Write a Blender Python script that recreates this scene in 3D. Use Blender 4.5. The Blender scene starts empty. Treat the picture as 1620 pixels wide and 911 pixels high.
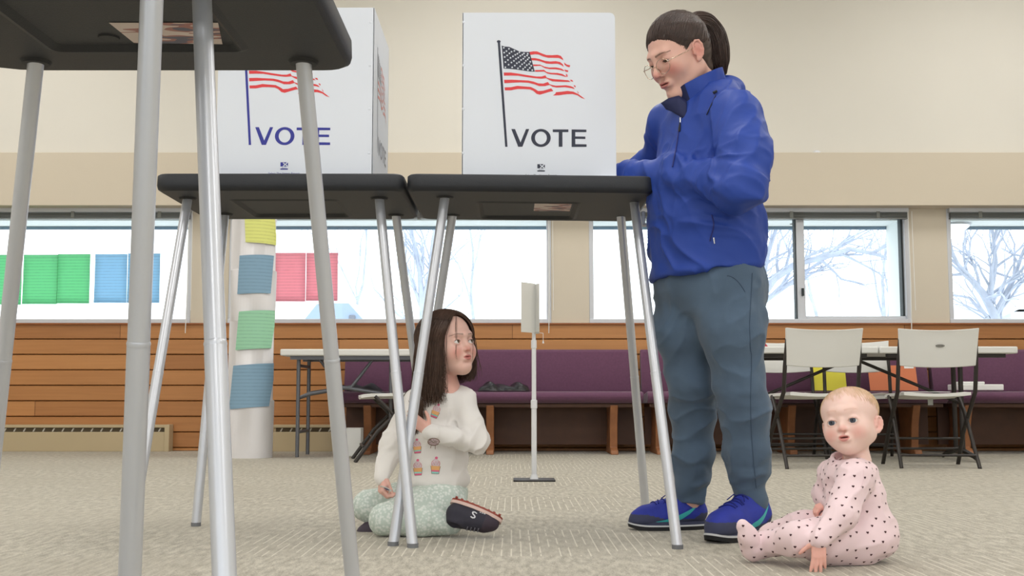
import bpy, bmesh, math, random
import numpy as np
from mathutils import Vector, Matrix, Euler, geometry
from mathutils.bvhtree import BVHTree
SC = bpy.context.scene
COL = SC.collection
PI = math.pi
R = math.radians
# ---------------------------------------------------------------- camera
FPX = 1800.0; PITCH = R(5.47); CAMZ = 0.42
cp, sp = math.cos(PITCH), math.sin(PITCH)
def ray(px, py):
    u = (px - 810.0) / FPX; v = (455.5 - py) / FPX
    return Vector((u, cp - v * sp, sp + v * cp))
def P(px, py, Y):
    d = ray(px, py); t = Y / d.y
    return Vector((d.x * t, Y, CAMZ + d.z * t))
def F(px, py, z=0.0):
    d = ray(px, py); t = (z - CAMZ) / d.z
    return Vector((d.x * t, d.y * t, z))
cd = bpy.data.cameras.new('camera'); cam = bpy.data.objects.new('camera', cd); COL.objects.link(cam)
cam.location = (0, 0, CAMZ); cam.rotation_euler = (PI / 2 + PITCH, 0, 0)
cd.sensor_width = 36; cd.lens = 36 * FPX / 1620; cd.clip_start = 0.02; cd.clip_end = 500
SC.camera = cam

# ---------------------------------------------------------------- colours and materials
def lin(c):
    return tuple(((x / 255) / 12.92 if x / 255 <= .04045 else (((x / 255) + .055) / 1.055) ** 2.4) for x in c)
MATS = {}
def mat(name, col, rough=.6, metal=0, noise=None, bump=None, spec=.5, attr=None, sss=0, sheen=0, coat=0):
    """noise=(scale, amount) varies the value; bump=(scale, strength, distance)"""
    if name in MATS: return MATS[name]
    m = bpy.data.materials.new(name); m.use_nodes = True
    nt = m.node_tree; b = nt.nodes['Principled BSDF']
    c = lin(col) if max(col) > 1 else col
    b.inputs['Base Color'].default_value = (*c, 1); b.inputs['Roughness'].default_value = rough
    b.inputs['Metallic'].default_value = metal; b.inputs['Specular IOR Level'].default_value = spec
    if sss:
        b.inputs['Subsurface Weight'].default_value = sss
        b.inputs['Subsurface Radius'].default_value = (.012, .005, .003); b.inputs['Subsurface Scale'].default_value = 1
    if sheen: b.inputs['Sheen Weight'].default_value = sheen
    if coat: b.inputs['Coat Weight'].default_value = coat
    tc = nt.nodes.new('ShaderNodeTexCoord')
    src = None
    if attr:
        a = nt.nodes.new('ShaderNodeAttribute'); a.attribute_name = attr; src = a.outputs['Color']
        nt.links.new(src, b.inputs['Base Color'])
    if noise:
        n = nt.nodes.new('ShaderNodeTexNoise'); n.inputs['Scale'].default_value = noise[0]; n.inputs['Detail'].default_value = 4
        nt.links.new(tc.outputs['Object'], n.inputs['Vector'])
        mr = nt.nodes.new('ShaderNodeMapRange'); mr.inputs['From Min'].default_value = .3; mr.inputs['From Max'].default_value = .7
        mr.inputs['To Min'].default_value = 1 - noise[1]; mr.inputs['To Max'].default_value = 1 + noise[1]
        nt.links.new(n.outputs['Fac'], mr.inputs['Value'])
        hs = nt.nodes.new('ShaderNodeHueSaturation'); hs.inputs['Color'].default_value = (*c, 1)
        if src: nt.links.new(src, hs.inputs['Color'])
        nt.links.new(mr.outputs['Result'], hs.inputs['Value']); nt.links.new(hs.outputs['Color'], b.inputs['Base Color'])
    if bump:
        n = nt.nodes.new('ShaderNodeTexNoise'); n.inputs['Scale'].default_value = bump[0]; n.inputs['Detail'].default_value = 3
        nt.links.new(tc.outputs['Object'], n.inputs['Vector'])
        bu = nt.nodes.new('ShaderNodeBump'); bu.inputs['Strength'].default_value = bump[1]; bu.inputs['Distance'].default_value = bump[2]
        nt.links.new(n.outputs['Fac'], bu.inputs['Height']); nt.links.new(bu.outputs['Normal'], b.inputs['Normal'])
    MATS[name] = m
    return m
def nodes_of(m): return m.node_tree.nodes, m.node_tree.links, m.node_tree.nodes['Principled BSDF']
def math_node(nd, ln, op, a, b=None, c=None):
    n = nd.new('ShaderNodeMath'); n.operation = op
    for i, v in enumerate((a, b, c)):
        if v is None: continue
        if isinstance(v, (int, float)): n.inputs[i].default_value = v
        else: ln.new(v, n.inputs[i])
    return n.outputs[0]
def mix_node(nd, ln, fac, a, b):
    n = nd.new('ShaderNodeMix'); n.data_type = 'RGBA'
    for i, v in ((0, fac), (6, a), (7, b)):
        if isinstance(v, (int, float)): n.inputs[i].default_value = v
        elif isinstance(v, tuple): n.inputs[i].default_value = (*v, 1)
        else: ln.new(v, n.inputs[i])
    return n.outputs[2]

# ---------------------------------------------------------------- objects
def tag(o, label=None, cat=None, group=None, kind=None):
    if label: o['label'] = label
    if cat: o['category'] = cat
    if group: o['group'] = group
    if kind: o['kind'] = kind
    return o
def empty(name, loc, label=None, cat=None, group=None, rz=0):
    o = bpy.data.objects.new(name, None); COL.objects.link(o); o.location = loc; o.rotation_euler = (0, 0, rz)
    o.empty_display_size = .1
    return tag(o, label, cat, group)
def wloc(o):
    v = Vector((0, 0, 0))
    while o is not None: v += Vector(o.location); o = o.parent
    return v
def link_mesh(name, me, mats, parent=None, smooth=False, loc=None):
    """mesh vertices are in world space; they are moved into the parent's space"""
    o = bpy.data.objects.new(name, me)
    org = wloc(parent) if parent is not None else (Vector(loc) if loc is not None else Vector((0, 0, 0)))
    if org.length > 0: me.transform(Matrix.Translation(-org))
    if parent is None: o.location = org
    for m in (mats if isinstance(mats, (list, tuple)) else [mats]): me.materials.append(m)
    if parent is not None: o.parent = parent
    COL.objects.link(o)
    if smooth:
        me.polygons.foreach_set('use_smooth', [True] * len(me.polygons))
    return o
def auto_smooth(o, ang=40):
    me = o.data
    me.polygons.foreach_set('use_smooth', [True] * len(me.polygons))
    me.set_sharp_from_angle(angle=R(ang))
class MB:
    def __init__(s): s.v = []; s.f = []; s.m = []; s.mi = 0
    def add(s, vs, fs):
        n = len(s.v); s.v += [tuple(v) for v in vs]; s.f += [tuple(i + n for i in f) for f in fs]; s.m += [s.mi] * len(fs)
        return s
    def box(s, c, d, M=None):
        c = Vector(c); d = Vector(d) / 2
        vs = [Vector((sx * d.x, sy * d.y, sz * d.z)) for sz in (-1, 1) for sy in (-1, 1) for sx in (-1, 1)]
        vs = [c + (M @ v if M else v) for v in vs]
        return s.add(vs, [(0, 2, 3, 1), (4, 5, 7, 6), (0, 1, 5, 4), (2, 6, 7, 3), (0, 4, 6, 2), (1, 3, 7, 5)])
    def bb(s, a, b):
        a = Vector(a); b = Vector(b); return s.box((a + b) / 2, (b - a))
    def tube(s, pts, r, n=12, cap=True, flat=None):
        pts = [Vector(p) for p in pts]
        if not isinstance(r, (list, tuple)): r = [r] * len(pts)
        vs = []; fs = []
        t = (pts[1] - pts[0]).normalized()
        up = Vector((0, 0, 1)) if abs(t.z) < .9 else Vector((1, 0, 0))
        a = t.cross(up).normalized(); b = a.cross(t).normalized()
        for i, p in enumerate(pts):
            if i == 0: t2 = (pts[1] - pts[0])
            elif i == len(pts) - 1: t2 = pts[-1] - pts[-2]
            else: t2 = (pts[i + 1] - p).normalized() + (p - pts[i - 1]).normalized()
            t2 = t2.normalized() if t2.length > 1e-9 else t
            q = t.rotation_difference(t2); a = q @ a; b = q @ b; t = t2
            for k in range(n):
                an = 2 * PI * k / n
                vs.append(p + (a * math.cos(an) + b * math.sin(an) * (flat or 1)) * r[i])
        for i in range(len(pts) - 1):
            for k in range(n):
                k2 = (k + 1) % n
                fs.append((i * n + k, (i + 1) * n + k, (i + 1) * n + k2, i * n + k2))
        if cap:
            fs.append(tuple(range(n))); fs.append(tuple((len(pts) - 1) * n + k for k in reversed(range(n))))
        return s.add(vs, fs)
    def prism(s, poly, ext, thick):
        """poly: list of 3d points in a plane, ext: unit vector, thick"""
        ps = [Vector(p) for p in poly]; e = Vector(ext) * thick; n = len(ps)
        vs = ps + [p + e for p in ps]
        tri = geometry.tessellate_polygon([ps])
        fs = [tuple(t) for t in tri] + [tuple(n + i for i in reversed(t)) for t in tri]
        fs += [(i, (i + 1) % n, n + (i + 1) % n, n + i) for i in range(n)]
        return s.add(vs, fs)
    def flat(s, poly):
        ps = [Vector(p) for p in poly]
        return s.add(ps, [tuple(t) for t in geometry.tessellate_polygon([ps])])
    def lathe(s, c, prof, n=32, axis='z'):
        c = Vector(c); vs = []; fs = []
        for (r, z) in prof:
            for k in range(n):
                a = 2 * PI * k / n; vs.append(c + Vector((r * math.cos(a), r * math.sin(a), z)))
        for i in range(len(prof) - 1):
            for k in range(n):
                k2 = (k + 1) % n; fs.append((i * n + k, i * n + k2, (i + 1) * n + k2, (i + 1) * n + k))
        fs.append(tuple(reversed(range(n)))); fs.append(tuple((len(prof) - 1) * n + k for k in range(n)))
        return s.add(vs, fs)
    def grid(s, fn, nu, nv):
        vs = [fn(i / nu, j / nv) for j in range(nv + 1) for i in range(nu + 1)]
        return s.add(vs, [(j * (nu + 1) + i, j * (nu + 1) + i + 1, (j + 1) * (nu + 1) + i + 1, (j + 1) * (nu + 1) + i) for j in range(nv) for i in range(nu)])
    def build(s, name, mats, parent=None, smooth=None, bevel=0, seg=2, loc=None, recalc=True):
        me = bpy.data.meshes.new(name); me.from_pydata(s.v, [], s.f)
        me.polygons.foreach_set('material_index', s.m)
        if recalc:
            bm = bmesh.new(); bm.from_mesh(me); bmesh.ops.recalc_face_normals(bm, faces=bm.faces); bm.to_mesh(me); bm.free()
        o = link_mesh(name, me, mats, parent, loc=loc)
        if smooth: auto_smooth(o, smooth if smooth is not True else 40)
        if bevel:
            md = o.modifiers.new('bevel', 'BEVEL'); md.width = bevel; md.segments = seg; md.limit_method = 'ANGLE'; md.angle_limit = R(35)
            if not smooth: auto_smooth(o, 35)
        return o
def kids(o): return [c for c in COL.objects if c.parent == o]
def copy_tree(o, parent=None):
    c = o.copy(); COL.objects.link(c); c.parent = parent
    for ch in kids(o): copy_tree(ch, c)
    return c
def round_poly(pts, rads, n=6):
    """2d polygon with rounded corners"""
    out = []; m = len(pts)
    for i in range(m):
        p = Vector(pts[i]); a = Vector(pts[i - 1]); b = Vector(pts[(i + 1) % m]); r = rads[i] if isinstance(rads, (list, tuple)) else rads
        if r <= 0: out.append(p); continue
        d1 = (a - p).normalized(); d2 = (b - p).normalized()
        p1 = p + d1 * r; p2 = p + d2 * r
        for k in range(n + 1):
            t = k / n; out.append(p1 * (1 - t) ** 2 + p * 2 * t * (1 - t) + p2 * t * t)
    return out
def text_mesh(s, body, size, fn, bold=0.0, xs=1.0):
    """adds the flat outline of a word; fn maps 2d -> 3d; centred on 0,0"""
    cu = bpy.data.curves.new('t', 'FONT'); cu.body = body; cu.size = size; cu.align_x = 'CENTER'; cu.offset = bold; cu.fill_mode = 'FRONT'; cu.dimensions = '2D'
    ob = bpy.data.objects.new('t', cu); COL.objects.link(ob)
    dg = bpy.context.evaluated_depsgraph_get(); dg.update()
    me = bpy.data.meshes.new_from_object(ob.evaluated_get(dg))
    s.add([fn(v.co.x * xs, v.co.y) for v in me.vertices], [tuple(p.vertices) for p in me.polygons])
    bpy.data.objects.remove(ob); bpy.data.meshes.remove(me); bpy.data.curves.remove(cu)
# ================================================================ room shell
WY = 9.0                     # inner face of the window wall
XL, XR, YB, ZC = -6.4, 6.4, -3.6, 4.1
def struct(o): o['kind'] = 'structure'; return o
m_wall = mat('cream_wall', (221, 217, 207), .75, noise=(1.2, .015), bump=(90, .15, .002))
m_band = mat('tan_wall_band', (208, 197, 178), .75, noise=(1.2, .015), bump=(90, .15, .002))
m_ceil = mat('ceiling_tile_white', (232, 230, 224), .85, bump=(60, .3, .003))
m_fr = mat('window_frame_aluminium', (205, 208, 214), .45, metal=.2)
m_frd = mat('window_frame_shadow_metal', (120, 122, 118), .5, metal=.3)  # darker grey metal of the blind slats and eave vents
m_eave = mat('white_painted_eave', (232, 238, 238), .7)
m_fascia = mat('blue_grey_fascia', (118, 140, 160), .6)
# carpet
m_carpet = mat('tile_carpet', (170, 160, 140), .72, spec=.3)
nd, ln, bs = nodes_of(m_carpet)
tc = nd.new('ShaderNodeTexCoord'); sx = nd.new('ShaderNodeSeparateXYZ'); ln.new(tc.outputs['Object'], sx.inputs[0])
X, Yy = sx.outputs[0], sx.outputs[1]
def MN(op, a, b=None, c=None): return math_node(nd, ln, op, a, b, c)
row = MN('FLOOR', MN('DIVIDE', MN('SUBTRACT', Yy, 3.07), .6))
colm = MN('FLOOR', MN('DIVIDE', MN('SUBTRACT', X, .43), 1.2))
par = MN('FLOORED_MODULO', MN('ADD', row, colm), 2.0)          # 1 in a striped tile
jn = nd.new('ShaderNodeTexNoise'); jn.inputs['Scale'].default_value = 3.0; jn.inputs['Detail'].default_value = 2
ln.new(tc.outputs['Object'], jn.inputs['Vector'])
mp = nd.new('ShaderNodeMapping'); mp.inputs['Scale'].default_value = (42, 6, 1); ln.new(tc.outputs['Object'], mp.inputs['Vector'])
n1 = nd.new('ShaderNodeTexNoise'); n1.inputs['Scale'].default_value = 1.0; n1.inputs['Detail'].default_value = 1; ln.new(mp.outputs[0], n1.inputs['Vector'])
stripe = MN('PINGPONG', MN('ADD', MN('DIVIDE', X, .0265), MN('MULTIPLY', jn.outputs['Fac'], .12)), .5)   # 0..0.5
line = MN('MULTIPLY', MN('LESS_THAN', stripe, .075), MN('GREATER_THAN', n1.outputs['Fac'], .44))
line = MN('MULTIPLY', MN('MULTIPLY', line, par), MN('MULTIPLY_ADD', MN('GREATER_THAN', X, -.77), .7, .3))
mp2 = nd.new('ShaderNodeMapping'); mp2.inputs['Scale'].default_value = (260, 120, 60); ln.new(tc.outputs['Object'], mp2.inputs['Vector'])
fz = nd.new('ShaderNodeTexNoise'); fz.inputs['Scale'].default_value = 1.0; fz.inputs['Detail'].default_value = 3; ln.new(mp2.outputs[0], fz.inputs['Vector'])
mp3 = nd.new('ShaderNodeMapping'); mp3.inputs['Scale'].default_value = (60, 14, 60); mp3.inputs['Rotation'].default_value = (0, 0, .15); ln.new(tc.outputs['Object'], mp3.inputs['Vector'])
fl = nd.new('ShaderNodeTexNoise'); fl.inputs['Scale'].default_value = 1.0; fl.inputs['Detail'].default_value = 2; ln.new(mp3.outputs[0], fl.inputs['Vector'])
fleck = MN('MULTIPLY_ADD', fl.outputs['Fac'], .5, MN('MULTIPLY', fz.outputs['Fac'], .5))
mr = nd.new('ShaderNodeMapRange'); mr.inputs['From Min'].default_value = .38; mr.inputs['From Max'].default_value = .62; ln.new(fleck, mr.inputs['Value'])
base = mix_node(nd, ln, mr.outputs[0], lin((138, 130, 112)), lin((196, 189, 172)))
base = mix_node(nd, ln, MN('MULTIPLY', par, .35), base, lin((160, 152, 134)))
colr = mix_node(nd, ln, MN('MULTIPLY', line, .55), base, lin((236, 230, 214)))
ln.new(colr, bs.inputs['Base Color'])
bu = nd.new('ShaderNodeBump'); bu.inputs['Strength'].default_value = .6; bu.inputs['Distance'].default_value = .004
ln.new(MN('ADD', fz.outputs['Fac'], line), bu.inputs['Height']); ln.new(bu.outputs[0], bs.inputs['Normal'])
bs.inputs['Sheen Weight'].default_value = .25
struct(MB().bb((XL - .2, YB - .2, -.12), (XR + .2, WY + .25, 0)).build('floor', m_carpet))
# wood planking: vertex-exact planks in one material (pattern of the wainscot)
m_wood = mat('orange_cedar_planks', (176, 104, 48), .42, spec=.35)
nd, ln, bs = nodes_of(m_wood)
tc = nd.new('ShaderNodeTexCoord'); sx = nd.new('ShaderNodeSeparateXYZ'); ln.new(tc.outputs['Object'], sx.inputs[0])
zz = sx.outputs[2]
idx = MN('FLOOR', MN('DIVIDE', MN('SUBTRACT', 1.0, zz), .1215))
xo = MN('ADD', sx.outputs[0], MN('MULTIPLY', idx, 1.37))
bl = MN('FLOOR', MN('DIVIDE', xo, 3.1))
cmb = nd.new('ShaderNodeCombineXYZ'); ln.new(idx, cmb.inputs[0]); ln.new(bl, cmb.inputs[1])
wn = nd.new('ShaderNodeTexWhiteNoise'); wn.noise_dimensions = '2D'; ln.new(cmb.outputs[0], wn.inputs['Vector'])
mp = nd.new('ShaderNodeMapping'); mp.inputs['Scale'].default_value = (1.6, 1, 40); ln.new(tc.outputs['Object'], mp.inputs['Vector'])
gr = nd.new('ShaderNodeTexNoise'); gr.inputs['Scale'].default_value = 1.0; gr.inputs['Detail'].default_value = 4; gr.inputs['Distortion'].default_value = .6; ln.new(mp.outputs[0], gr.inputs['Vector'])
t = MN('ADD', MN('MULTIPLY', wn.outputs['Value'], .55), MN('MULTIPLY', gr.outputs['Fac'], .55))
wc = mix_node(nd, ln, t, lin((148, 96, 56)), lin((202, 144, 90)))
seam = MN('LESS_THAN', MN('FLOORED_MODULO', xo, 3.1), .006)
wc = mix_node(nd, ln, MN('MULTIPLY', seam, .6), wc, lin((70, 36, 16)))
ln.new(wc, bs.inputs['Base Color'])
m_woodd = mat('brown_cedar_trim', (150, 88, 42), .5, noise=(8, .1))
wp = MB()
k = 0; z = 1.0
while z > .02:
    z2 = max(0.0, z - .1215)
    # each plank has a chamfer and a shadow groove above it
    prof = [(0, z - .004), (-.014, z - .011), (-.014, z2 + .004), (-.006, z2)]
    for (y1, za), (y2, zb) in zip(prof, prof[1:]):
        wp.add([(XL, WY + y1, za), (XR, WY + y1, za), (XR, WY + y2, zb), (XL, WY + y2, zb)], [(0, 3, 2, 1)])
    wp.add([(XL, WY + 0, z), (XR, WY + 0, z), (XR, WY + 0, z - .004), (XL, WY + 0, z - .004)], [(0, 3, 2, 1)])
    z = z2; k += 1
struct(wp.build('trim_1', m_wood, recalc=False))
# window openings (x0, x1)
WINS = []
for (a, b) in ((-205, 303), (362, 872), (932, 1440), (1500, 2010)):
    WINS.append((P(a, 430, WY).x, P(b, 430, WY).x))
ZS, ZT = 1.0, 1.93
w = MB()
w.bb((XL - .2, WY, -.12), (XR + .2, WY + .22, ZS))
w.bb((XL - .2, WY, ZT), (XR + .2, WY + .22, ZC + .1))
xs = [XL - .2] + [v for ab in WINS for v in ab] + [XR + .2]
for a, b in zip(xs[0::2], xs[1::2]): w.bb((a, WY, ZS), (b, WY + .22, ZT))
m_wpier = mat('tan_pier_paint', (212, 202, 184), .75, noise=(1.2, .015), bump=(90, .15, .002))
struct(w.build('wall_back', m_wpier))
# bulkhead band above the windows and the paler wall above it
zb0, zb1 = P(810, 325, WY - .16).z, P(810, 241, WY - .16).z
struct(MB().bb((XL, WY - .16, zb0), (XR, WY + .01, zb1)).build('trim_2', m_band, bevel=.004))
struct(MB().bb((XL, WY - .10, zb1), (XR, WY + .01, ZC)).build('trim_3', m_wall))
struct(MB().bb((XL, WY - .03, ZS - .012), (XR, WY + .01, ZS + .002)).build('trim_4', m_woodd, bevel=.002))
struct(MB().bb((XL - .2, YB - .2, 0), (XL, WY, ZC + .1)).build('wall_left', m_wall))
struct(MB().bb((XR, YB - .2, 0), (XR + .2, WY, ZC + .1)).build('wall_right', m_wall))
w = MB(); FILL_WINS = [(-5.6, -3.2), (-2.6, -.2), (.4, 2.8), (3.4, 5.8)]  # openings invented for fill light from behind the camera
w.bb((XL, YB - .2, 0), (XR, YB, .8)); w.bb((XL, YB - .2, 2.9), (XR, YB, ZC + .1))
xs = [XL] + [v for ab in FILL_WINS for v in ab] + [XR]
for a, b in zip(xs[0::2], xs[1::2]): w.bb((a, YB - .2, .8), (b, YB, 2.9))
struct(w.build('wall_front', m_wall))
struct(MB().bb((XL - .2, YB - .2, ZC), (XR + .2, WY + .2, ZC + .12)).build('ceiling', m_ceil))
# glass
m_glass = bpy.data.materials.new('window_glass'); m_glass.use_nodes = True
nd, ln = m_glass.node_tree.nodes, m_glass.node_tree.links; nd.clear()
o_ = nd.new('ShaderNodeOutputMaterial'); tr = nd.new('ShaderNodeBsdfTransparent'); tr.inputs[0].default_value = (.97, .985, .98, 1)
gl = nd.new('ShaderNodeBsdfGlossy'); gl.inputs['Roughness'].default_value = .02; fr = nd.new('ShaderNodeFresnel'); fr.inputs[0].default_value = 1.25
mx = nd.new('ShaderNodeMixShader'); ln.new(fr.outputs[0], mx.inputs[0]); ln.new(tr.outputs[0], mx.inputs[1]); ln.new(gl.outputs[0], mx.inputs[2]); ln.new(mx.outputs[0], o_.inputs[0])
for i, (a, b) in enumerate(WINS):
    root = struct(empty('window_%d' % (i + 1), ((a + b) / 2, WY + .1, ZS)))
    f = MB(); g = .035
    f.bb((a, WY - .012, ZS), (b, WY + .12, ZS + .035)); f.bb((a, WY + .03, ZT - .035), (b, WY + .12, ZT))
    f.bb((a, WY + .0, ZS), (a + g, WY + .12, ZT)); f.bb((b - g, WY + .0, ZS), (b, WY + .12, ZT))
    if i == 2:
        mxp = P(1268, 430, WY).x
        f.bb((mxp - .032, WY + .015, ZS + .03), (mxp + .032, WY + .10, ZT))
        f.bb((mxp, WY + .03, ZS + .03), (b, WY + .09, ZS + .06))
    struct(f.build('window_frame', m_fr, root, bevel=.004))
    if i == 2:
        f = MB(); f.bb((mxp - .040, WY + .03, ZS + .03), (mxp - .031, WY + .10, ZT)); f.bb((b - g - .014, WY + .05, ZS + .03), (b - g, WY + .12, ZT))
        struct(f.build('window_seal', mat('black_window_seal', (40, 50, 52), .6), root))
        f = MB(); f.bb((mxp + .0, WY - .004, 1.22), (mxp + .016, WY + .02, 1.28))
        struct(f.build('window_latch', mat('black_window_seal', (40, 50, 52), .6), root))
    struct(MB().bb((a + .02, WY + .07, ZS + .02), (b - .02, WY + .076, ZT - .02)).build('window_pane', m_glass, root))
    # raised venetian blind: head rail and stacked slats
    h = MB(); zt_ = ZT - .01
    h.bb((a + .01, WY - .045, zt_ - .035), (b - .01, WY + .005, zt_))
    struct(h.build('blind_headrail', m_fr, root, bevel=.003))
    h = MB()
    for q in range(6): h.bb((a + .02, WY - .042, zt_ - .043 - q * .0062), (b - .02, WY + .002, zt_ - .040 - q * .0062))
    h.bb((a + .02, WY - .042, zt_ - .088), (b - .02, WY + .002, zt_ - .079))
    for q in (.1, .37, .63, .9):
        xx = a + (b - a) * q; h.bb((xx - .014, WY - .047, zt_ - .088), (xx + .014, WY - .042, zt_ - .03))
    struct(h.build('blind_slats', m_frd, root))
    h = MB(); xc = b - .02
    h.tube([(xc, WY - .05, zt_ - .03), (xc + .004, WY - .05, 1.3), (xc - .002, WY - .05, .92)], .0035, 6)
    h.tube([(xc + .03, WY - .05, zt_ - .03), (xc + .035, WY - .05, 1.1)], .0025, 6)
    struct(h.build('blind_cord', mat('white_cord', (232, 232, 228), .6), root))
    # outer reveal: fins and eave with a fascia
    e = MB(); D = .55
    e.bb((a - .25, WY + .22, ZS - .3), (a, WY + D, ZT + .3)); e.bb((b, WY + .22, ZS - .3), (b + .25, WY + D, ZT + .3))
    e.bb((a - .25, WY + .22, 1.858), (b + .25, WY + D + .02, ZT + .12))
    struct(e.build('outer_reveal', m_eave, root))
    struct(MB().bb((a - .01, WY + D - .01, 1.832), (b + .01, WY + D + .024, 1.857)).build('outer_fascia', m_fascia, root, bevel=.003))
    if i >= 2:
        v = MB()
        for q in ((.68,) if i == 2 else (.12,)):
            v.lathe((a + (b - a) * q, WY + .40, 1.852), [(.03, 0), (.034, .006)], 20)
        struct(v.build('eave_vent', m_frd, root))
    if i == 3:
        dl = empty('outdoor_dome_light', (a + .22, WY + .40, 1.857), 'round white dome light under the eave outside the right window', 'light')
        MB().lathe((a + .22, WY + .40, 1.84), [(.13, 0), (.135, .018)], 28).build('rim', m_fr, dl, smooth=True)
        mdl = mat('dome_glass', (245, 246, 248), .3); bb_ = mdl.node_tree.nodes['Principled BSDF']; bb_.inputs['Emission Color'].default_value = (1, 1, 1, 1); bb_.inputs['Emission Strength'].default_value = .7
        MB().lathe((a + .22, WY + .40, 1.79), [(.01, 0), (.05, .004), (.09, .018), (.115, .038), (.12, .05)], 28).build('diffuser', mdl, dl, smooth=True)
# windows added behind the camera, unseen, to let in frontal fill light
for i, (a, b) in enumerate(FILL_WINS):
    f = MB()
    for (p, q) in (((a, YB - .15, .8), (b, YB - .02, .86)), ((a, YB - .15, 2.84), (b, YB - .02, 2.9)), ((a, YB - .15, .8), (a + .06, YB - .02, 2.9)), ((b - .06, YB - .15, .8), (b, YB - .02, 2.9)), (((a + b) / 2 - .03, YB - .15, .8), ((a + b) / 2 + .03, YB - .02, 2.9))): f.bb(p, q)
    struct(f.build('window_%d' % (i + 5), m_fr))
# convector heaters at the wall foot
m_heat = mat('beige_heater_enamel', (190, 172, 138), .45, noise=(3, .03))
m_heatd = mat('heater_slot_dark', (92, 80, 60), .7)
def heater(x0, x1, label):
    r = empty('baseboard_heater', ((x0 + x1) / 2, WY - .1, 0), label, 'heater', 'convector heaters at the foot of the wall')
    z1 = .205; y1 = WY - .016; y0 = WY - .115
    b_ = MB(); b_.bb((x0, y0, .0), (x1, y1, z1 - .055)); b_.bb((x0, y0 + .02, z1 - .055), (x1, y1, z1 - .02)); b_.bb((x0, y0 - .006, z1 - .022), (x1, y1, z1))
    b_.bb((x1 - .035, y0 - .008, 0), (x1 + .003, y1, z1 + .002)); b_.build('casing', m_heat, r, bevel=.003)
    x = x0 + .05
    while x < x1 - .06:
        s_ = MB(); s_.add([(x, y0 + .017, z1 - .052), (x + .012, y0 + .017, z1 - .052), (x + .026, y0 + .017, z1 - .026), (x + .014, y0 + .017, z1 - .026)], [(0, 1, 2, 3)]); x += .075; s_.build('louvre', m_wall, r)
    MB().bb((x0 + .02, y0 + .0185, z1 - .054), (x1 - .04, y0 + .0195, z1 - .023)).build('slot', m_heatd, r)
heater(-4.6, P(268, 700, WY - .1).x, 'long beige convector heater along the wall foot at far left')
heater(P(432, 700, WY - .1).x, P(556, 700, WY - .1).x, 'short beige convector heater behind the left white folding table')

# ================================================================ lights and world
wd = bpy.data.worlds.new('world'); SC.world = wd; wd.use_nodes = True
nd, ln = wd.node_tree.nodes, wd.node_tree.links
bg = nd['Background']; bg.inputs['Color'].default_value = (.88, .95, 1.0, 1); bg.inputs['Strength'].default_value = 2.6
tc = nd.new('ShaderNodeTexCoord'); nz = nd.new('ShaderNodeTexNoise'); nz.inputs['Scale'].default_value = 2.0; nz.inputs['Detail'].default_value = 3
ln.new(tc.outputs['Generated'], nz.inputs['Vector'])
cr = nd.new('ShaderNodeMix'); cr.data_type = 'RGBA'; cr.inputs[6].default_value = (.84, .92, 1, 1); cr.inputs[7].default_value = (.95, .98, 1, 1)
ln.new(nz.outputs['Fac'], cr.inputs[0]); ln.new(cr.outputs[2], bg.inputs['Color'])
def area(name, loc, rot, sx, sy, power, col=(1, 1, 1)):
    l = bpy.data.lights.new(name, 'AREA'); l.shape = 'RECTANGLE'; l.size = sx; l.size_y = sy; l.energy = power; l.color = col
    o = bpy.data.objects.new(name, l); o.location = loc; o.rotation_euler = rot; COL.objects.link(o); return o
for ix in range(3):
    for iy in range(4):
        x = -4.0 + ix * 4.0; y = -2.2 + iy * 3.1
        o = area('ceiling_light', (x, y, ZC - .03), (0, 0, 0), 1.2, 1.2, 44, (1, .985, .965))
        tag(o, 'square ceiling light panel above the voting room', 'ceiling light', 'ceiling light panels')
# daylight entering through the openings
for i, (a, b) in enumerate(WINS):
    o = area('window_portal', ((a + b) / 2, WY + .6, (ZS + ZT) / 2), (-PI / 2, 0, 0), b - a, ZT - ZS, 1); o.data.cycles.is_portal = True; o['kind'] = 'structure'
for i, (a, b) in enumerate(FILL_WINS):
    o = area('window_portal', ((a + b) / 2, YB - .1, 1.85), (PI / 2, 0, 0), b - a, 2.1, 1); o.data.cycles.is_portal = True; o['kind'] = 'structure'
SC.view_settings.view_transform = 'Standard'; SC.view_settings.look = 'None'; SC.view_settings.gamma = 1; SC.view_settings.use_curve_mapping = False
SC.view_settings.exposure = 0.0
try:
    SC.cycles.use_denoising = True; SC.cycles.max_bounces = 8; SC.cycles.transparent_max_bounces = 16; SC.cycles.sample_clamp_indirect = 8
except Exception: pass

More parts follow.
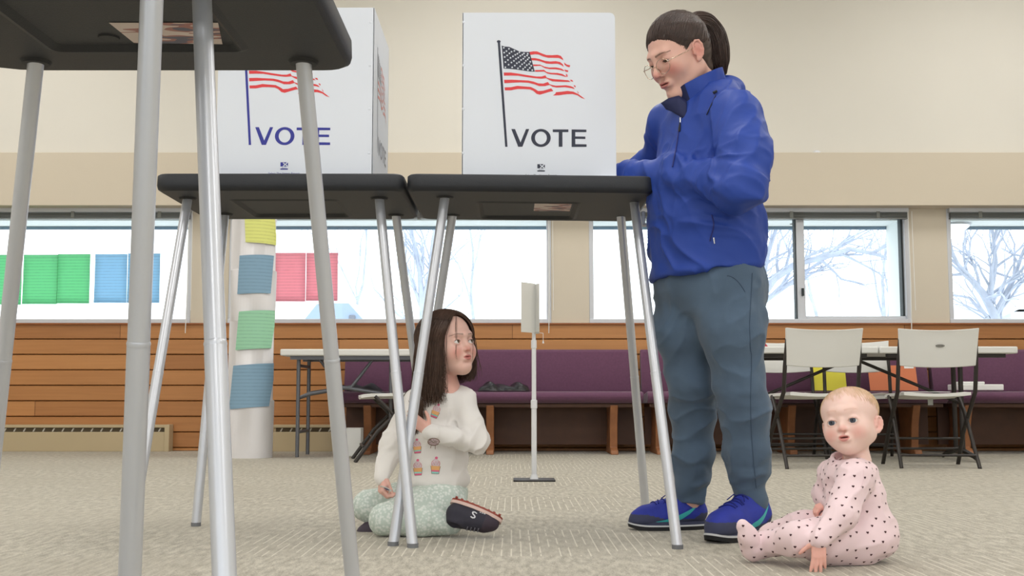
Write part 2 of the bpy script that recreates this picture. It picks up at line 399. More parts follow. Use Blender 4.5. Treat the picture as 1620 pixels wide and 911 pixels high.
# ================================================================ outside
m_snow = mat('pale_snowy_ground', (228, 232, 236), .9, noise=(.4, .05))
g = MB()
g.add([(-40, WY + .25, .1), (40, WY + .25, .1), (40, 30, 1.4), (-40, 30, 1.4), (40, 90, 3.2), (-40, 90, 3.2)], [(0, 1, 2, 3), (3, 2, 4, 5)])
struct(g.build('ground', m_snow))
struct(MB().bb((-60, -60, -.5), (60, YB - .22, -.3)).build('ground', m_snow))
m_bark = mat('grey_bark', (176, 184, 200), .9, noise=(6, .15))
def tree(base, h, seed, label, lean=(0, 0), spread=.55, depth=6, r0=.16, first=.3, nb=3, up=.25, limbs=()):
    rnd = random.Random(seed); root = empty('bare_tree', base, label, 'tree', 'bare winter trees outside')
    tr_, br = MB(), MB()
    def grow(p, d, L, r, lv):
        mb = tr_ if lv < 2 else br
        n = 4; pts = [p]; q = Vector(p); dd = Vector(d)
        for i in range(n):
            dd = (dd + Vector((rnd.gauss(0, .13), rnd.gauss(0, .13), rnd.gauss(up * .15, .08)))).normalized()
            q = q + dd * L / n; pts.append(q.copy())
        re = r * .62
        mb.tube(pts, [r + (re - r) * i / n for i in range(n + 1)], 7 if lv < 3 else 4, cap=False)
        if lv >= depth: return
        for b in range(nb if lv < 4 else 2 + (rnd.random() < .5)):
            t = .45 + .55 * rnd.random() if b else 1.0
            k = min(n, max(1, round(t * n))); st = pts[k]
            an = rnd.random() * 2 * PI; s_ = spread * (.5 + rnd.random() * .8)
            a1 = dd.orthogonal().normalized(); a2 = dd.cross(a1)
            nd_ = (dd + (a1 * math.cos(an) + a2 * math.sin(an)) * s_).normalized()
            grow(st, nd_, L * (.62 + .25 * rnd.random()), re * (.95 if b == 0 else .7), lv + 1)
    for pts_, r_, lv_, L_ in limbs:
        pts_ = [Vector(q) for q in pts_]; m = len(pts_)
        tr_.tube(pts_, [r_ * (1 - .75 * i / (m - 1)) for i in range(m)], 8, cap=False)
        for i in range(1, m):
            for b in range(3):
                f_ = rnd.random(); st = pts_[i - 1].lerp(pts_[i], f_); dd = (pts_[i] - pts_[i - 1]).normalized()
                d2 = (dd + Vector((rnd.gauss(0, .6), rnd.gauss(0, .4), rnd.gauss(.25, .6)))).normalized()
                grow(st, d2, L_ * (.6 + .6 * rnd.random()), r_ * (.45 - .25 * i / m), lv_)
    if r0 > 0: grow(Vector(base), Vector((lean[0], lean[1], 1)).normalized(), h * first, r0, 0)
    tr_.build('trunk', m_bark, root, smooth=60, recalc=False); br.build('branches', m_bark, root, smooth=60, recalc=False)
Ya = 17.0
tree((P(1150, 560, Ya).x, Ya, .4), 7, 5, 'large bare tree with thick low limbs behind the standing woman', (.1, 0), .75, 6, .14, .26, 3, .0,
     limbs=[([P(1150, 560, Ya), P(1190, 490, Ya), P(1225, 440, Ya), P(1262, 416, Ya), P(1300, 408, Ya), P(1345, 394, Ya), P(1385, 402, Ya), P(1420, 412, Ya)], .075, 4, .6),
            ([P(1190, 490, Ya), P(1235, 458, Ya + .3), P(1262, 440, Ya + .4), P(1300, 412, Ya + .4), P(1345, 372, Ya + .4)], .05, 4, .55),
            ([P(1200, 470, Ya), P(1215, 400, Ya), P(1232, 350, Ya), P(1240, 300, Ya)], .05, 4, .6)])
tree((P(1398, 500, 19).x, 19, .6), 5, 21, 'small bare tree outside near the right end of the middle window', (.0, 0), .5, 5, .05, .3)
Yb = 13.0
tree((P(1590, 560, Yb).x, Yb, .3), 6.5, 8, 'bare branching tree filling the far right window', (-.2, 0), .65, 6, .0, .3, 3, .1,
     limbs=[([P(1590, 560, Yb), P(1574, 500, Yb), P(1556, 465, Yb), P(1535, 440, Yb), P(1515, 418, Yb), P(1505, 395, Yb)], .065, 4, .5), ([P(1562, 478, Yb), P(1570, 445, Yb), P(1575, 415, Yb), P(1572, 385, Yb), P(1580, 350, Yb), P(1590, 310, Yb)], .042, 4, .5),
            ([P(1574, 500, Yb), P(1592, 465, Yb), P(1604, 440, Yb), P(1618, 400, Yb), P(1640, 350, Yb)], .045, 4, .5)])
Yc = 24.0
tree((P(672, 560, Yc).x, Yc, 1.0), 8.5, 11, 'bare tree outside right above the kneeling girl', (.05, 0), .5, 6, .0, .3,
     limbs=[([P(672, 560, Yc), P(668, 480, Yc), P(664, 430, Yc), P(652, 370, Yc), P(645, 300, Yc)], .085, 4, .9), ([P(668, 480, Yc), P(680, 430, Yc), P(684, 380, Yc), P(700, 310, Yc)], .055, 4, .9), ([P(668, 490, Yc), P(650, 440, Yc), P(632, 390, Yc), P(615, 330, Yc)], .045, 4, .9)])
tree((P(745, 500, 30).x, 30, 1.4), 8, 14, 'slender bare tree outside between the girl and the sign stand', (.0, 0), .45, 6, .055, .3)
tree((P(560, 500, 34).x, 34, 1.5), 8, 31, 'bare tree outside above the parked car', (-.1, 0), .5, 5, .06, .3)
tree((P(1310, 500, 32).x, 32, 1.5), 8, 44, 'distant bare tree seen through the window behind the near folding chair', (-.1, 0), .5, 5, .06, .3)
# parked car
m_carp = mat('pale_car_paint', (222, 228, 236), .25, coat=.6); m_carg = mat('car_window_glass', (150, 168, 190), .08); m_tyre = mat('tyre_rubber', (120, 124, 134), .8)
def car():
    c = P(528, 490, 30); zb = 1.4; r = empty('parked_car', (c.x, 30, zb), 'pale parked car outside the window behind the left table', 'car')
    def sec(px_, hw, z0, z1): return [(px_, -hw, z0), (px_, hw, z0), (px_, hw, z1), (px_, -hw, z1)]
    prof = [(-2.1, .45), (-2.15, .8), (-1.5, .92), (-1.05, 1.0), (-.45, 1.48), (.9, 1.5), (1.6, 1.0), (2.05, .95), (2.15, .5), (2.0, .3), (-2.0, .3)]
    sc_ = .62
    b = MB(); b.prism([(c.x + x * sc_ , 30 - .8, zb + z) for x, z in prof], (0, 1, 0), 1.6); b.build('car_body', m_carp, r, bevel=.06)
    g_ = MB()
    for (q) in ([(-.98, 1.02), (-.5, 1.40), (.05, 1.42), (.05, 1.02)], [(.12, 1.02), (.12, 1.42), (.82, 1.42), (1.4, 1.02)]):
        g_.prism([(c.x + x * sc_, 30 - .812, zb + z) for x, z in q], (0, 1, 0), .01)
    g_.build('window_glass', m_carg, r)
    for x in (-1.35, 1.35):
        w_ = MB()
        vs = [(c.x + x * sc_ + .33 * math.cos(2 * PI * k / 24), 30 - .82, zb + .33 + .33 * math.sin(2 * PI * k / 24)) for k in range(24)]
        w_.prism(vs, (0, 1, 0), .2); w_.build('wheel', m_tyre, r)
    MB().box((c.x + .98 * sc_, 30 - .86, zb + 1.05), (.16, .1, .12)).build('side_mirror', m_tyre, r, bevel=.02)
car()
# neighbouring house
def house():
    c = P(1640, 500, 26); r = empty('white_house', (c.x + 2, 28, 1.3), 'white house with a pitched roof at the far right window edge', 'house')
    xe = P(1590, 480, 26).x; zt = P(1590, 486, 26).z
    MB().bb((xe + .12, 26, 1.2), (xe + 5, 32, zt - .05)).build('house_wall', mat('white_siding', (226, 230, 236), .7), r)
    b = MB(); b.prism([(xe - .25, 25.7, zt - .12), (xe + 2.6, 25.7, zt + 1.15), (xe + 5.3, 25.7, zt - .12), (xe + 5.3, 25.7, zt - .26), (xe + 2.6, 25.7, zt + 1.0), (xe - .25, 25.7, zt - .26)], (0, 1, 0), 6.6)
    b.build('roof', mat('snowy_roof', (214, 220, 230), .8), r)
    MB().prism([(xe + .15, 26, zt - .1), (xe + 5, 26, zt - .1), (xe + 2.6, 26, zt + .98)], (0, 1, 0), 6).build('gable', mat('white_siding', (226, 230, 236), .7), r)
    MB().bb((xe + .5, 25.96, zt - 1.1), (xe + 1.3, 26.02, zt - .25)).build('window', mat('pale_house_window', (130, 146, 164), .2), r)
house()
q = P(1292, 240, WY - .13)
o = MB().lathe((q.x, WY - .13, zb1), [(.03, 0), (.028, .01), (.016, .02), (.003, .023)], 20).build('ledge_sensor', mat('white_enamel', (226, 228, 232), .35), smooth=True, loc=(q.x, WY - .13, zb1)); tag(o, 'tiny white sensor dome on the ledge of the tan wall band', 'sensor')
# translucent sheets taped to the glass
def sheet_mat(name, col, opaque=.25):
    m = bpy.data.materials.new(name); m.use_nodes = True; nd, ln = m.node_tree.nodes, m.node_tree.links; nd.clear()
    o = nd.new('ShaderNodeOutputMaterial'); t = nd.new('ShaderNodeBsdfTranslucent'); d = nd.new('ShaderNodeBsdfDiffuse'); mx = nd.new('ShaderNodeMixShader'); mx.inputs[0].default_value = opaque
    tc = nd.new('ShaderNodeTexCoord'); sp_ = nd.new('ShaderNodeSeparateXYZ'); ln.new(tc.outputs['Object'], sp_.inputs[0])
    wv = math_node(nd, ln, 'PINGPONG', math_node(nd, ln, 'DIVIDE', sp_.outputs[2], .012), 1.0)
    nz = nd.new('ShaderNodeTexNoise'); nz.inputs['Scale'].default_value = 30; ln.new(tc.outputs['Object'], nz.inputs['Vector'])
    wl = math_node(nd, ln, 'MULTIPLY', math_node(nd, ln, 'GREATER_THAN', wv, .62), math_node(nd, ln, 'MULTIPLY', nz.outputs['Fac'], .35))
    c = mix_node(nd, ln, wl, lin(col), tuple(x * .45 for x in lin(col)))
    ln.new(c, t.inputs[0]); ln.new(c, d.inputs[0]); ln.new(t.outputs[0], mx.inputs[1]); ln.new(d.outputs[0], mx.inputs[2]); ln.new(mx.outputs[0], o.inputs[0])
    return m
SH = {'green': sheet_mat('green_paper', (168, 236, 194)), 'blue': sheet_mat('blue_paper', (192, 226, 246)), 'red': sheet_mat('coral_paper', (252, 196, 204))}
for c, x0, x1, y0, y1, lb in (('green', -18, 33, 403, 482, 'green paper sheet taped to the window at the picture\'s left edge'), ('green', 38, 90, 403, 481, 'green paper sheet, middle of the three on the left window'),
        ('green', 92, 141, 402, 480, 'green paper sheet beside the blue ones on the left window'), ('blue', 151, 200, 402, 479, 'blue paper sheet next to the green sheets on the left window'),
        ('blue', 203, 252, 401, 479, 'blue paper sheet on the left window half behind the near table leg'), ('red', 434, 483, 400, 477, 'coral paper sheet on the window beside the white paper column'),
        ('red', 485, 534, 400, 476, 'coral paper sheet on the window, the one farther from the paper column')):
    a = P(x0, y0, WY + .062); b = P(x1, y1, WY + .062)
    m_ = MB(); m_.grid(lambda u, v: (a.x + (b.x - a.x) * u, WY + .058 + .004 * math.sin(u * 5 + v * 3), a.z + (b.z - a.z) * v), 4, 6)
    o = m_.build('paper_sheet', SH[c], smooth=True, recalc=False, loc=((a.x + b.x) / 2, WY + .06, b.z)); md = o.modifiers.new('solid', 'SOLIDIFY'); md.thickness = .0004
    tag(o, lb, 'poster', 'coloured sheets on the windows')
# ================================================================ voting tables
m_alu = mat('brushed_aluminium_tube', (206, 209, 216), .34, metal=.45, noise=(5, .04))
m_alud = mat('aluminium_joint', (150, 152, 158), .4, metal=.8)
m_plast = mat('black_moulded_plastic', (29, 32, 38), .55, bump=(420, .5, .0012), noise=(30, .05))
m_plastd = mat('black_recess_plastic', (26, 28, 32), .6, bump=(420, .4, .0012))
m_tip = mat('grey_leg_tip', (120, 122, 126), .7)
m_corr = mat('white_corrugated_plastic', (226, 231, 240), .4, noise=(2, .01))
def leg(root, top, foot, joint=.53, bow=.0, r=.0148):
    top = Vector(top); foot = Vector(foot)
    g = MB(); pts = []; rr = []
    for i in range(9):
        t = i / 8; p = top.lerp(foot, t); p += Vector((math.copysign(bow, foot.x - top.x), 0, 0)) * math.sin(PI * t); pts.append(p); rr.append(r)
    g.tube(pts, rr, 20); lg = g.build('leg', m_alu, root, smooth=50)
    def at(t):
        p = top.lerp(foot, t) + Vector((math.copysign(bow, foot.x - top.x), 0, 0)) * math.sin(PI * t); return p
    j = MB(); j.tube([at(joint - .003), at(joint), at(joint + .004)], [r + .0004, r + .0012, r + .0004], 20); j.tube([at(joint + .004), at(1)], [r + .0006, r + .0006], 20, cap=False)
    j.build('leg_sleeve', m_alu, lg, smooth=50)
    e = MB(); e.tube([at(1) + Vector((0, 0, .012)), at(1)], [r + .0014, r + .001], 16); e.build('foot_tip', m_tip, lg, smooth=50)
    s = MB(); s.tube([top + Vector((0, 0, .0)), top + Vector((0, 0, -.006))], [r + .014, r + .010], 20); s.build('socket', m_plastd, lg, smooth=50)
def voting_table(x0, x1, y0, y1, legs, label, zl=1.045, tilt=0, sticker=None, notch=False, rec=None, T=.052, rads=.04):
    root = empty('voting_table', ((x0 + x1) / 2, (y0 + y1) / 2, 0), label, 'table', 'voting booth tables')
    def Z(x): return zl + tilt * (x - x0) / (x1 - x0)
    pl = round_poly([(x0, y0), (x1, y0), (x1, y1), (x0, y1)], rads, 5)
    def ring(inset, z):
        cx, cy = (x0 + x1) / 2, (y0 + y1) / 2
        return [Vector((cx + (p.x - cx) * (1 - inset / ((x1 - x0) / 2)), cy + (p.y - cy) * (1 - inset / ((y1 - y0) / 2)), Z(p.x) + z)) for p in pl]
    rings = [ring(.012, 0), ring(.003, .006), ring(0, .018), ring(.001, T - .005), ring(.006, T)]
    n = len(pl); vs = [v for r_ in rings for v in r_]; fs = []
    for i in range(len(rings) - 1):
        for k in range(n): fs.append((i * n + k, i * n + (k + 1) % n, (i + 1) * n + (k + 1) % n, (i + 1) * n + k))
    fs.append(tuple((len(rings) - 1) * n + k for k in range(n)))
    top = MB(); top.add(vs, fs)
    # underside with a sunken storage panel
    a0, a1, b0, b1 = rec or (x0 + .17, x1 - .17, y0 + .14, y1 - .12)
    inr = round_poly([(a0, b0), (a1, b0), (a1, b1), (a0, b1)], .02, 5); inr2 = round_poly([(a0 + .012, b0 + .012), (a1 - .012, b0 + .012), (a1 - .012, b1 - .012), (a0 + .012, b1 - .012)], .02, 5)
    A = [Vector((p.x, p.y, Z(p.x))) for p in inr]; B = [Vector((p.x, p.y, Z(p.x) + .006)) for p in inr2]
    # lip round the recess
    L0 = [Vector((p.x, p.y, Z(p.x) - .004)) for p in inr]; oo = round_poly([(a0 - .012, b0 - .012), (a1 + .012, b0 - .012), (a1 + .012, b1 + .012), (a0 - .012, b1 + .012)], .03, 5)
    L1 = [Vector((p.x, p.y, Z(p.x))) for p in oo]
    m_ = len(inr)
    top.add(rings[0] + L1, [(k, n + k, n + (k + 1) % m_, (k + 1) % n) for k in range(n)])
    top.add(L1 + L0, [(k, m_ + k, m_ + (k + 1) % m_, (k + 1) % m_) for k in range(m_)])
    top.add(L0 + B, [(k, m_ + k, m_ + (k + 1) % m_, (k + 1) % m_) for k in range(m_)])
    top.add(B, [tuple(range(m_))])
    t = top.build('tabletop', m_plast, root, smooth=50)
    if sticker:
        (sx0, sx1, sy0, sy1) = sticker; s = MB()
        s.add([(sx0, sy0, Z(sx0) + .0048), (sx1, sy0, Z(sx1) + .0048), (sx1, sy1, Z(sx1) + .0048), (sx0, sy1, Z(sx0) + .0048)], [(0, 1, 2, 3)])
        m = mat('pale_instruction_sticker', (196, 176, 172), .6)
        if not m.get('done'):
            nd, ln, bs = nodes_of(m); tc = nd.new('ShaderNodeTexCoord'); mp = nd.new('ShaderNodeMapping'); mp.inputs['Rotation'].default_value = (0, 0, .5); mp.inputs['Scale'].default_value = (1, 3.5, 1)
            ln.new(tc.outputs['Object'], mp.inputs['Vector']); nz = nd.new('ShaderNodeTexNoise'); nz.inputs['Scale'].default_value = 14; nz.inputs['Detail'].default_value = 1; ln.new(mp.outputs[0], nz.inputs['Vector'])
            f1 = math_node(nd, ln, 'GREATER_THAN', nz.outputs['Fac'], .53); c1 = mix_node(nd, ln, f1, lin((206, 192, 186)), lin((160, 112, 106)))
            f2 = math_node(nd, ln, 'GREATER_THAN', nz.outputs['Fac'], .62); ln.new(mix_node(nd, ln, f2, c1, lin((96, 96, 112))), bs.inputs['Base Color']); m['done'] = 1
        s.build('sticker', m, root)
    for tp, ft in legs: leg(root, tp, ft)
    return root
ZU = 1.045
def lt(px, py): return F(px, py, ZU)
TX0, TX1, TXM = P(642, 275, 3.41).x, P(1037, 281, 3.43).x, None
# right-hand table
RT = voting_table(-.322, .436, 3.41, 3.99, [((lt(704, 311)), F(622, 863)), (lt(1003, 317), F(1072, 868)), (Vector((-.205, 3.88, ZU)), F(642, 817)), (Vector((.375, 3.88, ZU)), F(1022, 811))],
    'black plastic voting table at which the woman in blue writes', sticker=(F(845, 328, ZU).x, F(903, 328, ZU).x, F(845, 321, ZU).y, F(845, 334, ZU).y), tilt=-.008, rec=(F(757, 318, ZU).x, F(915, 318, ZU).x, F(757, 318, ZU).y, min(3.93, F(757, 345, ZU).y)))
# middle table
MT = voting_table(-1.088, -.330, 3.41, 3.99, [(lt(600, 313), F(653, 866)), (lt(297, 313), F(202, 873)), (Vector((-.40, 3.88, ZU)), F(688, 815)), (Vector((-.985, 3.86, ZU)), F(310, 832))],
    'black plastic voting table between the foreground table and the woman\'s table', rec=(F(367, 316, ZU).x, F(530, 316, ZU).x, F(367, 316, ZU).y, min(3.92, F(410, 342, ZU).y)))
# near table, seen from below
NT = voting_table(-1.03, -.303, 1.57, 2.15, [(lt(57, 97), F(-36, 955)), (lt(480, 97), F(562, 958)), (Vector((-.478, 1.70, ZU)), F(366, 1190)), (Vector((-.98, 1.70, ZU)), F(-420, 1180))],
    'nearest black voting table, its underside and sticker showing at top left', sticker=None, rads=[.06, .06, .05, .12], rec=(F(88, 80, ZU).x, F(385, 78, ZU).x, 1.64, F(100, 79, ZU).y))
s_ = MB(); zz_ = ZU + .0048
q = [F(172, 36, zz_), F(345, 36, zz_), F(352, 70, zz_), F(212, 68, zz_)]
s_.add(q, [(0, 1, 2, 3)]); s_.build('sticker', MATS['pale_instruction_sticker'], NT)
h_ = MB(); h_.lathe((F(172, 64, ZU).x, F(172, 64, ZU).y, ZU + .003), [(.018, 0), (.02, .006)], 20); h_.build('cap', m_plastd, NT, smooth=True)
# the next table along towards the camera: only its outer leg reaches into the picture
Q0 = voting_table(-1.17, -.41, .93, 1.51, [(Vector((-.462, 1.42, ZU)), Vector((-.535, 1.62, 0))), (Vector((-1.10, 1.42, ZU)), Vector((-1.2, 1.62, 0))), (Vector((-.60, 1.02, ZU)), Vector((-.66, .84, 0))), (Vector((-1.10, 1.02, ZU)), Vector((-1.2, .82, 0)))],
    'voting table nearest the camera, of which only one thick grey leg shows')
# latches hanging under the table ends
def latch(px, py, Y, parent):
    c = P(px, py, Y); g = MB(); g.tube([c + Vector((0, 0, .02)), c + Vector((0, 0, .008)), c + Vector((0, 0, -.012)), c + Vector((0, 0, -.024))], [.008, .003, .0025, .006], 10)
    g.build('latch_pin', m_alu, parent, smooth=True)
latch(663, 336, 3.86, MT)
g = MB(); c = P(1017, 346, 3.6); g.box(c, (.012, .03, .045)); g.box(c + Vector((.006, 0, -.02)), (.016, .03, .008)); g.build('latch_clip', m_alu, RT, bevel=.002)

# ---------------------------------------------------------------- voting screens
FL1 = [[(515,245),(560,237),(605,238),(660,262),(715,282),(780,284),(850,280),(890,292),(915,325),(920,348),(905,335),(870,318),(800,315),(740,315),(680,300),(620,275),(580,272),(522,280)],
[(928,370),(960,395),(1003,405),(995,430),(960,418),(935,398)],
[(530,318),(580,318),(630,328),(700,352),(760,360),(830,355),(880,365),(915,392),(925,425),(900,405),(850,385),(780,388),(720,385),(650,360),(600,347),(540,345)],
[(932,455),(960,463),(980,468),(975,488),(945,480)],
[(555,395),(640,397),(690,420),(750,432),(830,430),(900,445),(935,470),(925,475),(880,460),(820,452),(760,452),(700,440),(650,412),(562,415)],
[(950,505),(970,520),(972,548),(955,535)],
[(578,462),(690,460),(720,485),(770,495),(850,497),(910,510),(965,545),(950,545),(900,530),(840,518),(770,513),(730,505),(690,480),(582,483)],
[(205,492),(290,492),(380,505),(480,522),(600,540),(660,540),(705,525),(720,552),(745,560),(800,570),(900,578),(980,585),(1010,605),(960,605),(860,602),(790,598),(750,580),(715,560),(650,566),(580,560),(470,545),(380,530),(290,528),(208,530)],
[(995,580),(1025,580),(1040,602),(1020,600)],
[(208,580),(300,578),(400,583),(500,588),(560,600),(620,622),(680,625),(735,605),(752,630),(780,640),(830,650),(950,645),(1010,655),(1040,668),(1060,692),(1020,680),(940,668),(840,672),(790,662),(755,640),(700,655),(630,655),(570,632),(500,615),(400,610),(300,615),(212,620)],
[(1042,643),(1065,650),(1070,672),(1052,660)],
[(215,670),(290,668),(370,652),(440,658),(530,665),(580,690),(620,715),(680,710),(775,682),(800,715),(760,722),(700,740),(640,758),(600,748),(560,712),(520,695),(440,690),(370,690),(290,705),(218,705)],
[(832,728),(900,722),(970,713),(1040,722),(1100,750),(1183,812),(1140,798),(1090,765),(1030,750),(960,752),(870,765),(795,768),(825,745)],
[(1085,708),(1110,745),(1095,738)]]
CANTON = [(180,168),(215,180),(270,183),(330,210),(395,240),(450,245),(515,245),(545,360),(578,482),(520,480),(440,468),(350,455),(270,447),(203,445)]
STARS = [(205,195),(267,207),(237,235),(332,232),(210,253),(298,243),(273,262),(393,250),(368,267),(447,263),(493,267),(246,287),(343,280),(315,298),(428,278),(403,292),(485,288),(458,303),(216,306),(286,316),(379,313),(352,328),(440,326),(508,315),(492,335),(255,342),(327,352),(413,342),(389,367),(470,352),(523,363),(225,367),(297,372),(452,376),(510,390),(362,381),(425,393),(482,404),(263,398),(337,409),(535,411),(402,418),(461,429),(517,436),(224,430),(306,430),(375,442),(437,450),(495,460),(547,464)]
SY = 3.50
def c1(p): q = P(770 + p[0] / 7.594, 50 + p[1] / 7.594, SY); return (q.x, q.z)
def c2(p): q = P(770 + p[0] / 8.282, 180 + p[1] / 8.282, SY); return (q.x, q.z)
m_red = mat('print_red', (226, 58, 62), .5)
def prints(fn, ink, parent, red=None):
    """fn maps (x, z, lift) on the panel to a point"""
    s = MB()
    for poly in FL1: s.flat([fn(*c1(p), .0006) for p in poly])
    s.mi = 1
    s.flat([fn(*c1(p), .0006) for p in CANTON])
    pl = [P(787.3, 66, SY), P(791, 66, SY), P(802.9, 232.3, SY), P(799.2, 232.3, SY)]; s.flat([fn(p.x, p.z, .0006) for p in pl])
    ce = P(789, 65.8, SY); s.flat([fn(ce.x + .006 * math.cos(a * PI / 8), ce.z + .0045 * math.sin(a * PI / 8), .0007) for a in range(16)])
    s.mi = 2
    for c in STARS:
        s.flat([fn(*c1((c[0] + r_ * math.sin(a * PI / 5), c[1] - r_ * math.cos(a * PI / 5))), .0010) for a in range(10) for r_ in ((14.5,) if a % 2 == 0 else (6.5,))])
    s.build('flag_print', [red or m_red, ink, m_corr], parent, recalc=False)
    s = MB()
    s.flat([fn(*c2(p), .0006) for p in [(322,200),(370,200),(443,375),(515,200),(557,200),(468,432),(412,432)]])
    s.flat([fn(*c2(p), .0006) for p in [(865,205),(1070,205),(1070,240),(992,240),(992,432),(943,432),(943,240),(865,240)]])
    s.flat([fn(*c2(p), .0006) for p in [(1112,205),(1306,208),(1306,240),(1160,240),(1160,297),(1292,299),(1292,330),(1160,328),(1160,398),(1308,400),(1308,434),(1112,434)]])
    n = 48; o_ = [fn(*c2((710 + 128 * math.cos(2 * PI * k / n), 317 + 118 * math.sin(2 * PI * k / n))), .0006) for k in range(n)]; i_ = [fn(*c2((710 + 78 * math.cos(2 * PI * k / n), 317 + 84 * math.sin(2 * PI * k / n))), .0006) for k in range(n)]
    s.add(o_ + i_, [(k, (k + 1) % n, n + (k + 1) % n, n + k) for k in range(n)])
    s.build('vote_lettering', ink, parent, recalc=False)
    s = MB()
    s.flat([fn(*c2(p), .0006) for p in [(663, 660), (762, 660), (762, 757), (663, 757)]])
    s.mi = 1
    for a, b in (((698, 668), (756, 712)), ((762, 655), (700, 712))):
        d = Vector(b) - Vector(a); nn = Vector((-d.y, d.x)).normalized() * 6.5
        s.flat([fn(*c2(Vector(a) + nn), .0010), fn(*c2(Vector(b) + nn), .0010), fn(*c2(Vector(b) - nn), .0010), fn(*c2(Vector(a) - nn), .0010)])
    s.flat([fn(*c2(p), .0010) for p in [(650, 716), (770, 716), (770, 742), (650, 742)]])
    s.mi = 0
    ce = c2((712, 741)); text_mesh(s, 'SELECT', .0046, lambda x, y: fn(ce[0] + x, ce[1] + y, .0014))
    ce = c2((712, 817)); text_mesh(s, 'Select The Voters Report', .0085, lambda x, y: fn(ce[0] + x, ce[1] + y, .0008), xs=1.1)
    s.build('emblem', [ink, m_corr], parent, recalc=False)
def screen(xa, xb, end, ztop, ink, shift, dz, label, endw=.42, endprint=False):
    """xa..xb the panel facing the camera; end: x of the closed end"""
    zb = ZU + .054; y0, y1 = SY, SY + endw; th = .004
    root = empty('voting_screen', ((xa + xb) / 2, (y0 + y1) / 2, zb), label, 'privacy screen', 'white voting screens')
    free = xb if end == xa else xa
    for yy, nm in ((y0, 'side_panel'), (y1, 'side_panel')):
        rr = [0, 0, .02 if free == xb else .004, .02 if free == xa else .004]
        pl = round_poly([(xa, zb - (.0 if 1 else 0)), (xb, zb), (xb, ztop), (xa, ztop)], rr, 5)
        pn = MB().prism([(p.x, yy, p.y) for p in pl], (0, 1, 0), th).build(nm, m_corr, root, bevel=.001)
        if yy == y0:
            fr = pn
            for zc in (.08, .22, .36, .50):
                rv = MB(); xr_ = end + (.004 if end == xa else -.012)
                rv.tube([(xr_, y0 - .0012, zb + zc), (xr_, y0, zb + zc)], [.003, .0045], 10)
                rv.build('rivet', m_corr, pn, smooth=True)
    e = MB().bb((end - (.0 if end == xa else th), y0, zb), (end + (th if end == xa else 0), y1 + th, ztop)).build('end_panel', m_corr, root, bevel=.001)
    prints(lambda x, z, l: Vector((x + shift, y0 - l, z + dz)), ink, fr)
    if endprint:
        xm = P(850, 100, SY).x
        prints(lambda x, z, l: Vector((end + l + .0002, (y0 + y1) / 2 + (x - xm) * .98, z + dz)), mat('print_faded_grey', (150, 152, 160), .5), e, mat('print_faded_red', (226, 150, 142), .5))  # lighter ink copies: the end panel's sheen is painted into the print
    return root
m_navy = mat('print_dark_navy', (38, 42, 62), .5); m_blue = mat('print_royal_blue', (44, 48, 150), .5)
zt = P(850, 20, SY).z
screen(P(731, 150, SY).x, P(974, 150, SY).x, P(731, 150, SY).x, zt, m_navy, 0, 0, 'white voting screen in front of the woman, dark flag print, standing on her table')
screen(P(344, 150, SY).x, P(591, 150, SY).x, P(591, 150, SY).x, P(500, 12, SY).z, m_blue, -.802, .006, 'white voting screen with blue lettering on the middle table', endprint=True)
# ================================================================ the white paper column
def paper_column():
    a, b = F(359, 725), F(430, 725); rad = (b.x - a.x) / 2; c = (a + b) / 2; c.y += rad * .8; c.x *= c.y / (c.y - rad * .8)
    r = empty('paper_column', (c.x, c.y, 0), 'white paper-wrapped round column with coloured notices left of the folding table', 'column')
    m_p = mat('white_wrapping_paper', (228, 226, 228), .55, noise=(3, .03), bump=(6, .4, .01))
    H = 2.3; n = 48; zs = [0, .39, .395, .40, .94, .945, .95, 1.30, 1.305, 1.31, 1.66, 1.665, 1.67, H]
    vs, fs = [], []
    for i, z in enumerate(zs):
        rr = rad + (.006 if (i % 6) in (1, 2) else 0) 
        for k in range(n):
            an = 2 * PI * k / n; q = rr + .0035 * math.sin(an * 5 + i)
            vs.append((c.x + q * math.cos(an), c.y + q * math.sin(an), z))
    for i in range(len(zs) - 1):
        for k in range(n): fs.append((i * n + k, i * n + (k + 1) % n, (i + 1) * n + (k + 1) % n, (i + 1) * n + k))
    fs.append(tuple((len(zs) - 1) * n + k for k in range(n)))
    MB().add(vs, fs).build('paper_wrap', m_p, r, smooth=50)
    def notice(px0, px1, py0, py1, skew, col, nm):
        m = MATS.get(nm) or sheet_mat(nm, col, 1.0); MATS[nm] = m; s = MB()
        def fn(u, v):
            px = px0 + (px1 - px0) * u + skew * (v - .5); py = py0 + (py1 - py0) * v + skew * .6 * (u - .5)
            q = P(px, py, c.y - rad); rr = rad + .012
            dx = max(-rr * .985, min(rr * .985, (q.x - c.x))); return (c.x + dx, c.y - math.sqrt(rr * rr - dx * dx), q.z)
        s.grid(fn, 14, 10); s.build('notice', m, r, smooth=True, recalc=False)
    notice(388, 431, 330, 384, 2, (226, 230, 140), 'yellow_notice'); notice(377, 427, 403, 464, -4, (140, 172, 196), 'blue_notice')
    notice(375, 428, 491, 552, -6, (160, 212, 180), 'green_notice'); notice(364, 426, 576, 645, -8, (128, 164, 196), 'blue_notice')
paper_column()
